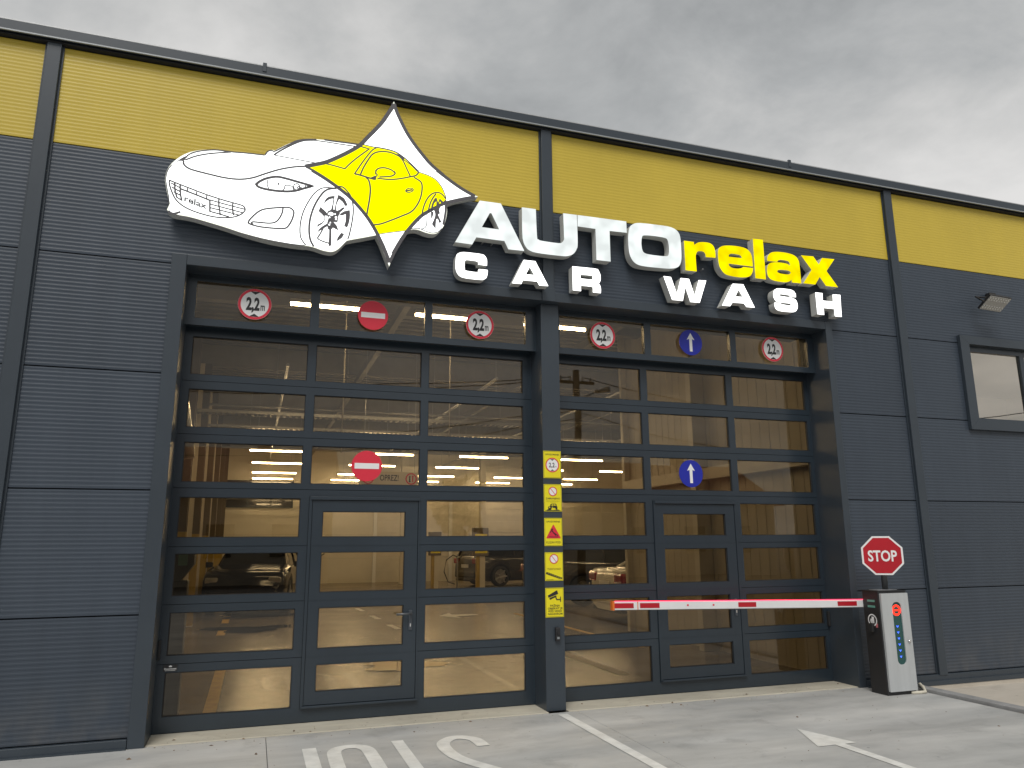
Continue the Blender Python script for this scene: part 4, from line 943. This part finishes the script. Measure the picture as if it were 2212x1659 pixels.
put_text(mb, 'UPOZORENJE', cx, 1.742, .016, y, width=.145, bold=.01); put_text(mb, 'KLIZAV POD', cx, 1.54, .02, y, width=.15, bold=.006)
mb.ribbon([(cx-.05,1.602),(cx+.05,1.602)], .006, y-.001); mb.disc(cx-.012, 1.675, .008, y-.001)
mb.ribbon([(cx-.014,1.664),(cx-.002,1.643),(cx+.022,1.628)], .011, y-.001); mb.ribbon([(cx-.01,1.662),(cx-.03,1.655),(cx-.034,1.64)], .006, y-.001); mb.ribbon([(cx-.016,1.66),(cx-.028,1.678)], .006, y-.001); mb.ribbon([(cx+.02,1.63),(cx+.048,1.612)], .008, y-.001); mb.ribbon([(cx+.012,1.632),(cx+.024,1.612)], .007, y-.001)
done(T, mb)
part(MB().plate([smooth_pts([(cx-.066,1.588),(cx+.066,1.588),(cx+.073,1.594),(cx+.07,1.604),(cx+.008,1.712),(cx,1.716),(cx-.008,1.712),(cx-.07,1.604),(cx-.073,1.594)], True, 2)], y-.0004, None), 'slip_triangle', 'red', T)
T, mb, cx, y = notice(1.185, 1.454, 'yellow pillar notice with a ban disc above a striped tyre ramp')
for k in range(2): put_text(mb, ['NE GAZITI KABLOVE','I CREVA NA PODU'][k], cx, 1.298-.011*k, .006, y, width=.14, bold=.02)
mb.plate([[(cx-.085,1.262),(cx-.075,1.27),(cx+.085,1.212),(cx+.082,1.2),(cx+.05,1.204),(cx-.085,1.25)]], y, None)
for k in range(9): mb.ribbon([(cx-.078+.008*k,1.195),(cx-.074+.008*k,1.195)], .008, y)
done(T, mb); ban(T, cx, 1.392, .046, y)
mb = MB()
for k in range(7): mb.ribbon([(cx-.07+.021*k,1.262-.0078*k),(cx-.058+.021*k,1.254-.0078*k)], .003, y-.0008)
part(mb, 'ramp_stripes', 'yel', T)
T, mb, cx, y = notice(0.846, 1.119, 'yellow pillar notice on video surveillance with a black camera')
for k, t_ in enumerate(['PAŽNJA','OBJEKAT JE','POD VIDEO','NADZOROM']): put_text(mb, t_, cx+.004, .944-.0255*k, .0185, y, width=[.10,.152,.138,.148][k], bold=.018)
def rot(pts, c, a): return [(c[0]+(p[0]*math.cos(a)-p[1]*math.sin(a)), c[1]+(p[0]*math.sin(a)+p[1]*math.cos(a))) for p in pts]
mb.plate([rot([(-.062,-.012),(.045,-.012),(.045,.026),(-.062,.010)], (cx-.008,1.058), R(18))], y, None); mb.plate([rot([(-.055,-.036),(.02,-.03),(.02,-.017),(-.055,-.017)], (cx-.008,1.058), R(18))], y, None)
mb.ribbon([(cx+.012,1.032),(cx+.022,1.008),(cx+.058,1.008)], .011, y); mb.ribbon([(cx+.062,.985),(cx+.062,1.035)], .009, y)
done(T, mb)
# key reader below the notices
T = thing('key_reader', 'small black key reader on the middle pillar below the notices', 'key reader', (2.805, .062, .63))
part(MB().cbox(2.783, 2.828, .022, .0615, .628, .753, .008), 'reader_body', 'box_black', T)
part(MB().cbox(2.793, 2.818, .0195, .0225, .648, .668, .001), 'reader_window', mat('reader_window', (0.25, 0.27, 0.28), 0.2), T); part(MB().tube([(2.805,.022,.70),(2.805,.006,.70)], .012, 12), 'reader_knob', 'box_black', T)

# ================================================================== barrier with its stop sign
BX0, BX1, BY0, BY1 = 6.203, 6.573, -0.470, -0.250
BR = thing('barrier_gate', 'lane barrier with black and grey cabinet and red-patched white arm', 'barrier', (6.39, -0.36, 0))
part(MB().cbox(BX0, BX1, BY0, BY1, 0.0, 1.022, .006), 'cabinet_body', 'box_black', BR)
part(MB().cbox(BX0-.004, BX1+.004, BY0-.004, BY1+.004, 1.0225, 1.030, .003), 'cabinet_lid', 'box_black', BR)
def rrect(x0, x1, z0, z1_, r, n=6):
    p = []
    for cx, cz, a in ((x1-r, z0+r, -90), (x1-r, z1_-r, 0), (x0+r, z1_-r, 90), (x0+r, z0+r, 180)):
        for k in range(n+1): t = R(a+90*k/n); p.append((cx+r*math.cos(t), cz+r*math.sin(t)))
    return p
fd = part(MB().plate([rrect(6.216, 6.571, .038, 1.004, .006, 2), rrect(6.350, 6.468, .294, .915, .05)], -.494, -.4705), 'cabinet_door', 'box_grey', BR)
sub(MB().plate([rrect(6.345, 6.473, .289, .92, .05)], -.482, None), 'light_window', 'slot', fd)
lw = fd
mb = MB(); n = 40
mb.disc(6.409, .832, .056, -.4845, None, 40, hole=.036); mb.plate([[(6.373,.824),(6.445,.824),(6.445,.840),(6.373,.840)]], -.4845, None)
sub(mb, 'red_ring', 'led_r', fd)
for k in range(6):
    zc = .673-(.673-.375)*k/5; xc = 6.403+.001*k
    sub(MB().plate([[(xc-.014,zc+.008),(xc,zc-.002),(xc+.014,zc+.008),(xc+.010,zc-.002),(xc,zc-.014),(xc-.010,zc-.002)]], -.4845, None), 'blue_arrow', 'led_b', fd)
sub(MB().tube([(6.523,-.494,.52),(6.523,-.508,.52)], .013, 14), 'lock', 'chrome', fd, True)
sub(MB().box(6.5195,6.5265,-.512,-.508,.505,.535), 'key', 'chrome', fd)
# left flank: two green slits, round label, hooded key switch
for zc in (.925, .868): part(MB().box(BX0-.0025, BX0-.0004, -.415, -.315, zc-.011, zc+.011), 'side_slit', 'slit', BR)
def side_disc(cy_, cz, r, x, hole=0, n=28):
    mb = MB().disc(cy_, cz, r, x, None, n, hole=hole); mb.v = [(x, a, c) for (a, b, c) in mb.v]; return mb
part(side_disc(-.362, .73, .062, BX0-.002, .049), 'label_ring', 'white', BR)
mb = MB().plate([[(-.385,.70),(-.352,.70),(-.352,.765),(-.385,.765)]], 0, None).plate([smooth_pts([(-.345,.69),(-.33,.72),(-.34,.745),(-.352,.738),(-.356,.70)], True, 2)], 0, None); mb.v = [(BX0-.002, a, c) for (a, b, c) in mb.v]; part(mb, 'label_figure', 'white', BR)
mb = MB().plate([[(-.43,.66),(-.40,.66),(-.40,.70),(-.43,.70)]], 0, None); mb.v = [(BX0-.0015, a, c) for (a, b, c) in mb.v]; part(mb, 'label_patch', mat('label_pink', (0.55, 0.16, 0.18), 0.5), BR)
part(MB().cbox(BX0-.035, BX0-.0003, -.385, -.335, .61, .70, .01), 'key_switch', 'rubber', BR)
part(MB().box(BX0+.05, BX1-.06, -.42, -.30, 1.0305, 1.036), 'post_foot', 'grey', BR)
# arm, hinged on the far side of the cabinet
AY0, AY1 = -.246, -.206

def az_(x): return .958-(x-3.255)*(.073/3.165)
def arm_seg(x0, x1, zlo, zhi, y0, y1):
    mb = MB().box(x0, x1, y0, y1, 0, 1); mb.v = [(x, y, az_(x)+(zlo if z == 0 else zhi)) for x, y, z in mb.v]; return mb
AR = part(arm_seg(3.275, 6.50, -.036, .036, AY0, AY1), 'arm', 'arm', BR)
sub(arm_seg(3.275, 6.50, .0363, .0425, AY0+.010, AY1-.010), 'light_strip', 'led_strip', AR)
sub(arm_seg(3.275, 6.50, -.041, -.0363, AY0+.004, AY1-.004), 'rubber_edge', 'grey', AR)
sub(arm_seg(3.253, 3.2745, -.042, .044, AY0-.003, AY1+.003), 'end_cap', 'orange', AR)
dz = Z(1960, 1800, 1240/2212)
for a, b in ((608,742),(785,915),(1443,1562),(2108,2236)):
    x0 = dz(a, 840, AY0)[0]; x1 = dz(b, 840, AY0)[0]; sub(arm_seg(x0, x1, -.023, .023, AY0-.0022, AY0-.0004), 'red_patch', 'red_d', AR)
x0 = dz(770, 840, AY0)[0]; sub(arm_seg(x0-.004, x0+.004, -.038, .040, AY0-.002, AY1+.002), 'joint_ring', 'orange', AR)
for a in (1103, 1275): x0 = dz(a, 840, AY0)[0]; sub(arm_seg(x0-.006, x0+.012, -.008, .008, AY0-.0022, AY0-.0004), 'small_mark', 'red', AR)
sub(MB().tube([(6.42, -.249, .885), (6.42, -.19, .885)], .06, 20).box(6.30, 6.50, -.205, -.19, .835, .935), 'arm_hub', 'box_black', AR)
# stop sign on a short post
SS = thing('stop_sign', 'red octagonal STOP sign on a short grey post above the barrier cabinet', 'sign', (6.43, -.345, 1.036), rz=R(-36))
part(MB().tube([(6.43,-.345,1.036),(6.43,-.345,1.545)], .030, 18), 'post', mat('post_grey', (0.06, 0.065, 0.07), 0.45), SS, True)
def octo(r, cx, cz): return [(cx+r/math.cos(R(22.5))*math.cos(R(22.5+45*k)), cz+r/math.cos(R(22.5))*math.sin(R(22.5+45*k))) for k in range(8)]
def to_sign(mb):
    """build facing -y round (0, 0), then turn with the post"""
    Mx = Matrix.Translation((6.43, -.345, 1.388)) @ Matrix.Rotation(R(-36), 4, 'Z')
    mb.v = [tuple(Mx @ Vector(v)) for v in mb.v]; return mb
part(to_sign(MB().plate([octo(.203, 0, 0)], -.040, -.032)), 'sign_plate', 'white', SS)
part(to_sign(MB().plate([octo(.185, 0, 0)], -.0415, None)), 'sign_red', 'red_d', SS)
part(to_sign(put_text(MB(), 'STOP', 0.0, -.058, .112, -.043, width=.285, bold=.025)), 'sign_lettering', 'white', SS)
# cable from the cabinet to the kerb
cb_ = MB().tube([(6.50,-.475,.012),(6.58,-.50,.014),(6.66,-.50,.016),(6.70,-.44,.05),(6.74,-.36,.062),(6.80,-.31,.05)], .016, 10); tag(cb_.obj('power_cable', 'cable', smooth=True), 'short beige cable looping from the barrier cabinet to the edge strip', 'cable')

# ================================================================== floodlight
FL = thing('floodlight', 'black floodlight on a wall box above the high window', 'floodlight', (8.985, 0, 4.67))
part(MB().cbox(8.93, 9.04, -.075, -.0055, 4.615, 4.715, .008), 'junction_box', 'box_black', FL)
def tilt(mb):
    Mx = Matrix.Translation((8.77, -.25, 4.485)) @ Matrix.Rotation(R(-34), 4, 'X') @ Matrix.Rotation(R(4), 4, 'Y')
    mb.v = [tuple(Mx @ Vector(v)) for v in mb.v]; return mb
part(tilt(MB().cbox(-.175, .175, -.115, .115, 0.0, .03, .006)), 'lamp_housing', 'box_black', FL)
part(tilt(MB().box(-.165, .165, -.105, .105, -.006, -.0005)), 'lens_sheet', mat('lens_grey', (0.45, 0.45, 0.43), 0.3), FL)
mb = MB()
for i in range(8):
    for j in (-.075, -.045, .045, .075):
        mb.tube([(-.145+i*.041, j, -.0065), (-.145+i*.041, j, -.013)], [.012, .006], 8)
part(tilt(mb), 'lens_dots', mat('lens_white', (0.75, 0.75, 0.72), 0.15), FL)
mb = MB(); mb.tube([(8.975, -.075, 4.64), (8.96, -.12, 4.62), (8.95, -.20, 4.56), (8.945, -.25, 4.50)], .011, 8); mb.tube([(8.96, -.12, 4.62), (8.60, -.13, 4.60), (8.585, -.25, 4.50)], .011, 8); part(mb, 'bracket', 'box_black', FL)

# ================================================================== cars in the hall
def make_car(name, label, paint, kind, loc, rz):
    T = thing(name, label, 'car')
    if kind == 'suv':  L_, W_, H_, wr, ax = 4.65, 1.86, 1.68, .36, 1.36; zt = [(-2.32,.80),(-2.28,1.06),(-1.9,1.10),(-1.0,1.06),(.85,1.02),(1.0,1.08),(1.9,.98),(2.2,.86),(2.32,.62)]; gh = (-2.22,-1.85,.25,1.05)
    else:              L_, W_, H_, wr, ax = 4.70, 1.82, 1.44, .33, 1.38; zt = [(-2.35,.72),(-2.31,1.00),(-2.15,1.04),(-1.55,1.02),(-1.0,.96),(.9,.93),(1.05,.96),(1.9,.84),(2.2,.74),(2.35,.55)]; gh = (-1.75,-.95,.15,1.10)
    def lerp(tab, x):
        for (a, b), (c, d) in zip(tab, tab[1:]):
            if x <= c: return b+(d-b)*max(0, (x-a))/(c-a)
        return tab[-1][1]
    def zb(x):
        z = .20 if abs(x) < L_/2-.25 else .20+.12*(abs(x)-(L_/2-.25))/.25
        for c in (-ax, ax):
            q = (wr+.055)**2-(x-c)**2
            if q > 0: z = max(z, wr+math.sqrt(q))
        return z
    xs = sorted(set([-L_/2+L_*k/46 for k in range(47)]+[s_*(L_/2-e_) for s_ in (-1, 1) for e_ in (.02, .045, .075)]+[c+s_*(wr+.054) for c in (-ax, ax) for s_ in (-1, 1)]))
    mb = MB(); ring = 15
    for x in xs:
        e = abs(x)/(L_/2); w2 = W_/2*(1-.10*max(0, (e-.62)/.38)**2.0-.10*max(0, (e-.96)/.04)**2); top = lerp(zt, x); b = zb(x); bi = .22
        b = min(b, top-.12)
        half = [(w2*.55, bi), (w2*.93, max(bi, b-.0) if b < .34 else b), (w2*.985, b+.03), (w2, (b+top)/2), (w2*.985, top-.12), (w2*.94, top-.035), (w2*.80, top)]
        prof = [(-a, z) for a, z in half]+[(0, top+.015)]+[(a, z) for a, z in half[::-1]]
        mb.v += [(x, a, z) for a, z in prof]
    for k in range(len(xs)-1):
        for j in range(ring-1): a = k*ring+j; mb.f.append((a, a+ring, a+ring+1, a+1))
        mb.f.append((k*ring+ring-1, (k+1)*ring+ring-1, (k+1)*ring, k*ring))
    mb.f.append(tuple(range(ring))); mb.f.append(tuple((len(xs)-1)*ring+j for j in range(ring))[::-1])
    bo = part(mb, 'body', paint, T, True)
    for pg in bo.data.polygons[-2:]: pg.use_smooth = False
    for s_ in (-1, 1): part(MB().cbox(min(s_*(L_/2-.10), s_*(L_/2+.03)), max(s_*(L_/2-.10), s_*(L_/2+.03)), -W_*.40, W_*.40, .32, .56, .05), 'bumper', paint, T)
    # greenhouse
    b0, r0, r1, b1 = gh; wb, wt_ = W_/2*.86, W_/2*.66; zr = H_
    zb0, zb1 = lerp(zt, b0)-.02, lerp(zt, b1)-.02; zm = lerp(zt, 0)-.03
    g_ = MB()
    A = [(b0,-wb*.9,zb0),(r0,-wb,zm),(r1,-wb,zm),(b1,-wb*.93,zb1)]; T_ = [(r0-.06,-wt_*.93,zr-.05),(r0+.35,-wt_,zr-.01),(r1-.15,-wt_,zr-.01),(r1+.08,-wt_*.94,zr-.06)]
    for s_ in (1, -1):
        a = [(x, y*s_, z) for x, y, z in A]; t = [(x, y*s_, z) for x, y, z in T_]
        for k in range(3): g_.poly([a[k], a[k+1], t[k+1], t[k]])
    mir = lambda p: (p[0], -p[1], p[2])
    g_.poly([A[0], T_[0], mir(T_[0]), mir(A[0])]); g_.poly([A[3], mir(A[3]), mir(T_[3]), T_[3]])
    part(g_, 'windows', 'carglass', T)
    rf = MB(); tt = [T_[0], T_[1], T_[2], T_[3]]
    ctr = [(p[0], 0, p[2]+.035) for p in tt]
    for k in range(3):
        rf.poly([tt[k], tt[k+1], ctr[k+1], ctr[k]]); rf.poly([mir(tt[k+1]), mir(tt[k]), ctr[k], ctr[k+1]])
    part(rf, 'roof', paint, T, True)
    pl = MB()
    for s_ in (1, -1):
        for a, t, r_ in ((A[0], T_[0], .05), (A[3], T_[3], .035), (((r0+r1)/2+.1, -wb, zm), ((r0+r1)/2+.12, -wt_, zr-.01), .03)):
            pl.tube([(a[0], a[1]*s_, a[2]), (t[0], t[1]*s_, t[2])], r_, 6)
        pl.tube([(p[0], p[1]*s_, p[2]) for p in T_], .03, 6)
    part(pl, 'pillars', paint, T, True)
    hx = L_/2
    for s_ in (1, -1):
        part(MB().cbox(hx-.34, hx-.06, s_*W_*.36-.14, s_*W_*.36+.14, lerp(zt, hx-.2)-.20, lerp(zt, hx-.2)-.06, .03), 'headlight', 'head', T)
        zt_ = lerp(zt, -hx+.12); q = MB().cbox(-hx-.008, -hx+.22, min(s_*W_*.26, s_*W_*.475), max(s_*W_*.26, s_*W_*.475), zt_-.27, zt_-.07, .04); part(q, 'tail_light', 'tail', T)
        part(MB().cbox(b1-.28, b1-.14, s_*(W_/2+.09)-.085, s_*(W_/2+.09)+.085, zm+.0, zm+.13, .03), 'mirror', paint, T)
        for c in (-ax, ax):
            yy = s_*(W_/2-.11); wh_ = MB(); n = 28
            prof = [(wr*.72,-.10),(wr*.97,-.10),(wr,-.07),(wr,.07),(wr*.97,.10),(wr*.72,.10)]
            for r_, o_ in prof: wh_.v += [(c+r_*math.cos(2*math.pi*k/n), yy+o_, wr+r_*math.sin(2*math.pi*k/n)) for k in range(n)]
            for j in range(5):
                for k in range(n): wh_.f.append((j*n+k, j*n+(k+1) % n, (j+1)*n+(k+1) % n, (j+1)*n+k))
            ty = part(wh_, 'tyre', 'tyre', T, True)
            rm = MB()
            for k in range(7):
                t = 2*math.pi*k/7
                rm.tube([(c+.05*math.cos(t), yy+s_*.085, wr+.05*math.sin(t)), (c+wr*.72*math.cos(t), yy+s_*.095, wr+wr*.72*math.sin(t))], [.035, .022], 6)
            rm.tube([(c, yy+s_*.06, wr), (c, yy+s_*.10, wr)], .06, 12); rm.tube([(c, yy-s_*.02, wr), (c, yy+s_*.0, wr)], wr*.72, 24); part(rm, 'rim', 'rimm', T)
    part(MB().box(-hx-.016, -hx-.004, -.26, .26, .66, .78), 'number_plate', 'white', T)
    part(MB().box(-hx+.03, hx-.03, -W_/2*.8, W_/2*.8, .19, .27), 'underside', 'rubber', T)
    T.location = loc; T.rotation_euler = (0, 0, rz); return T
make_car('parked_car', 'glossy black car behind the left door beside the yellow-footed columns', 'car_k', 'suv', (0.16, 13.4, 0), R(-98.5))
make_car('parked_car', 'dark grey off-road car at the far wall beside the payment terminals', 'car_g', 'suv', (9.55, 20.6, 0), R(14))
make_car('parked_car', 'pale pearl saloon seen from behind beside the ribbed partition', 'car_w', 'sedan', (9.1, 7.15, 0), R(-3))
make_car('parked_car', 'brown estate standing across the hall behind the pale saloon', 'car_b', 'suv', (9.1, 11.6, 0), R(3))

# ---- payment terminals on posts
def terminal(x, y, zc, wd, ht, label):
    T = thing('payment_terminal', label, 'terminal', (x, y, 0), 'payment terminals at the far wall')
    part(MB().cbox(x-wd*.28, x-wd*.05, y-.06, y+.06, 0, zc-ht/2, .01), 'post', 'col_y', T); part(MB().cbox(x-wd*.04, x+wd*.30, y-.06, y+.06, 0, zc-ht/2, .01), 'post', 'cream', T)
    part(MB().cbox(x-wd/2, x+wd/2, y-.12, y+.12, zc-ht/2, zc+ht/2, .02), 'terminal_case', mat('terminal_bronze', (0.16, 0.13, 0.09), 0.4), T)
    part(MB().cbox(x-wd*.4, x+wd*.4, y-.132, y-.1205, zc-ht*.40, zc+ht*.28, .004), 'terminal_panel', 'yel', T)
    part(MB().box(x-wd*.15, x+wd*.15, y-.138, y-.1325, zc-.02, zc+.10), 'terminal_screen', glow('terminal_red_'+label[:5], (1, 0.03, 0.03), 1.6), T)
terminal(5.93, 19.0, 1.52, .42, .80, 'smaller yellow payment terminal on a post near the far wall')
terminal(7.62, 19.2, 1.57, .56, .98, 'larger yellow payment terminal on a post beside the dark grey car')
# ---- black cabinet just inside the left jamb
T = thing('black_kiosk', 'black kiosk with an overhanging head just inside the left jamb', 'kiosk', (-0.62, 1.0, 0))
mb = MB().plate([[(-.70,1.22),(-.63,1.22),(-.52,1.37),(-.52,1.62),(-.70,1.62)]], .92, 1.18); part(mb, 'kiosk_head', 'box_black', T)
part(MB().cbox(-.70, -.565, .95, 1.16, 0, 1.22, .01), 'kiosk_body', 'box_black', T); part(MB().box(-.66, -.58, .914, .9195, 1.36, 1.46), 'kiosk_label', 'slit', T)
# ---- warning board hung in the hall
T = thing('hanging_board', 'hanging beige OPREZ board between two lamp rows behind the left door', 'sign', (2.15, 6.0, 2.53))
part(MB().box(1.63, 2.645, 5.99, 6.01, 2.52, 2.755), 'board', mat('board_cream', (0.62, 0.55, 0.42), 0.5), T)
mb = put_text(MB(), 'OPREZ!', 2.14, 2.60, .10, 5.986, width=.32, bold=.01); part(mb, 'board_lettering', 'black', T)
part(MB().disc(2.52, 2.637, .10, 5.986, None, 36, hole=.078).disc(1.78, 2.637, .10, 5.986, None, 36, hole=.078), 'red_rings', 'red', T)
mb = MB(); mb.box(2.485, 2.505, 5.984, 5.986, 2.585, 2.69); mb.plate([[(2.472,2.60),(2.518,2.60),(2.495,2.575)]], 5.984, None); part(mb, 'black_arrow', 'black', T)
mb = MB(); mb.box(2.537, 2.557, 5.984, 5.986, 2.585, 2.68); mb.plate([[(2.524,2.675),(2.57,2.675),(2.547,2.70)]], 5.984, None); part(mb, 'red_arrow', 'red', T)
for xx in (1.7, 2.58): part(MB().tube([(xx, 6.0, 2.755), (xx, 6.0, 5.05)], .004, 5), 'hanging_wire', 'grey', T)
# ---- silver duct by the left wall, drop pipes
tag(MB().tube([(-1.22,4.2,5.0),(-1.15,4.2,3.9),(-1.02,4.2,3.35),(-.92,4.2,2.7)], .09, 14).obj('silver_duct', 'alu', smooth=True), 'silver flexible duct hanging by the left wall of the hall', 'duct')
for xx, yy in ((1.05, 3.4), (2.55, 3.4)):
    o = tag(MB().tube([(xx, yy, 2.75), (xx, yy, 5.66)], .009, 8).obj('drop_pipe', 'cream', smooth=True), 'thin pale drop pipe behind the %s of the left door' % ('upper middle pane' if xx < 2 else 'upper pane by the pillar'), 'pipe', 'drop pipes behind the left door')

# ================================================================== across the street (seen mirrored in the panes)
PL = thing('utility_pole', 'wooden utility pole with insulators mirrored in the right door', 'utility pole', (10.95, -17.2, -0.13))
part(MB().tube([(10.95,-17.2,-.13),(10.95,-17.2,7.75)], [.16,.11], 12), 'pole_shaft', 'wood', PL, True)
part(MB().cbox(10.25, 11.65, -17.27, -17.18, 7.25, 7.36, .01), 'crossarm', 'wood', PL)
for xx in (10.4, 10.75, 11.2, 11.5): part(MB().tube([(xx,-17.22,7.36),(xx,-17.22,7.52)], [.035,.045], 8), 'insulator', 'white', PL, True)
part(MB().tube([(10.95,-17.2,6.6),(11.5,-16.6,6.9)], .025, 8).tube([(11.45,-16.65,6.88),(11.85,-16.25,6.92)], [.07,.11], 10), 'lamp_head', 'grey', PL, True)
def wire(p, q, sag, r=.018):
    return MB().tube([Vector(p).lerp(Vector(q), k/14)-Vector((0,0,sag*4*(k/14)*(1-k/14))) for k in range(15)], r, 5)
for k, (x, z, q) in enumerate(((10.4,7.5,(-14,-18.5,7.3)),(10.75,7.5,(-14,-18.0,7.0)),(11.2,7.5,(34,-17,7.4)),(10.95,6.3,(-14,-18.2,6.0)),(10.95,6.2,(34,-17,6.1)),(10.95,6.0,(-14,-17.6,5.7)))):
    tag(wire((x,-17.2,z), q, .8+.15*k).obj('overhead_wire', 'rubber'), ['upper wire from the outer insulator towards the low house', 'upper wire from the inner insulator towards the low house', 'upper wire from the crossarm away from the low house', 'middle wire from the pole shaft towards the low house', 'lower wire from the pole shaft away from the low house', 'lowest wire from the pole shaft towards the low house'][k], 'wire', 'overhead wires')
def house(x, y, wd, dp, h, hr, label):
    T = thing('house', label, 'house', (x, y, -.13), 'houses across the street')
    part(MB().box(x-wd/2, x+wd/2, y-dp, y, -.13, h), 'wall', 'stucco', T)
    mb = MB(); e = .4; A = [(x-wd/2-e, y+e), (x+wd/2+e, y+e), (x+wd/2+e, y-dp-e), (x-wd/2-e, y-dp-e)]; yc = y-dp/2
    mb.poly([(*A[0],h),(*A[1],h),(x+wd/2+e,yc,hr),(x-wd/2-e,yc,hr)]); mb.poly([(*A[2],h),(*A[3],h),(x-wd/2-e,yc,hr),(x+wd/2+e,yc,hr)])
    mb.poly([(*A[0],h),(x-wd/2-e,yc,hr),(*A[3],h)]); mb.poly([(*A[1],h),(*A[2],h),(x+wd/2+e,yc,hr)])
    part(mb, 'roof', 'roof', T); part(MB().box(x+wd*.15, x+wd*.15+.6, yc-.3, yc+.3, hr-.8, hr+.7), 'chimney', 'roof', T)
    for k in range(3): part(MB().box(x-wd*.33+k*wd*.28, x-wd*.33+k*wd*.28+1.1, y+.002, y+.06, 1.0, 2.3), 'window', 'carglass', T)
house(-1.4, -25.5, 9, 8, 3.4, 6.0, 'low house with tiled roof across the street from the left door')
house(21, -26, 10, 8, 3.4, 5.8, 'low house with tiled roof across the street beyond the pole')
def tree(x, y, h, label):
    T = thing('street_tree', label, 'tree', (x, y, -.13), 'trees across the street')
    mb = MB().tube([(x,y,-.13),(x+.1,y,h*.3),(x,y+.1,h*.6)], [.18,.13,.05], 8)
    for k in range(5):
        a = k*1.26; mb.tube([(x,y,h*(.3+.05*k)),(x+math.cos(a)*h*.2,y+math.sin(a)*h*.2,h*(.55+.05*k))], [.07,.02], 6)
    part(mb, 'trunk', 'wood', T, True); lf = MB(); rnd = random.Random(int(x*10))
    for k in range(2600):
        u = Vector((rnd.gauss(0,1), rnd.gauss(0,1), rnd.gauss(0,1))).normalized()*(rnd.random()**.45); c = Vector((x,y,h*.66))+Vector((u.x*h*.3,u.y*h*.3,u.z*h*.36))*(.75+.25*math.sin(u.x*7+u.z*5))
        a = Vector((rnd.gauss(0,1), rnd.gauss(0,1), rnd.gauss(0,1))).normalized(); b = a.orthogonal().normalized(); s_ = .10+.08*rnd.random()
        lf.poly([c-a*s_, c+b*s_*.6, c+a*s_, c-b*s_*.6])
    part(lf, 'crown', 'leaf', T)
tree(-9.5, -22, 6.0, 'leafy tree across the street left of the low house'); tree(8.0, -23, 4.6, 'small leafy tree across the street between the houses')

# ---- grit and dead leaves lying about the threshold and apron
rnd = random.Random(21); lit = MB()
for k in range(240):
    if k < 150: x = rnd.uniform(-0.7, 6.2); y = rnd.gauss(-0.02, 0.10); y = min(y, .30)
    else: x = rnd.uniform(-1.5, 6.5); y = -abs(rnd.gauss(0, 1.3))-.05
    z = .0085 if y > .004 else .0006
    s_ = rnd.uniform(.003, .008) if rnd.random() < .9 else rnd.uniform(.012, .022); a = rnd.uniform(0, 6.28); h = s_*rnd.uniform(.2, .7)
    c, d = math.cos(a)*s_, math.sin(a)*s_
    lit.v += [(x+c, y+d, z), (x-d*.6, y+c*.6, z), (x-c, y-d, z), (x+d*.6, y-c*.6, z), (x, y, z+h)]; i = len(lit.v)-5
    lit.f += [(i, i+1, i+4), (i+1, i+2, i+4), (i+2, i+3, i+4), (i+3, i, i+4)]
o = lit.obj('grit', mat('grit', (0.16, 0.11, 0.07), 0.9, var=0.6, vscale=30)); o['kind'] = 'stuff'; o['label'] = 'grit and bits of dead leaf scattered along the threshold'; o['category'] = 'grit'
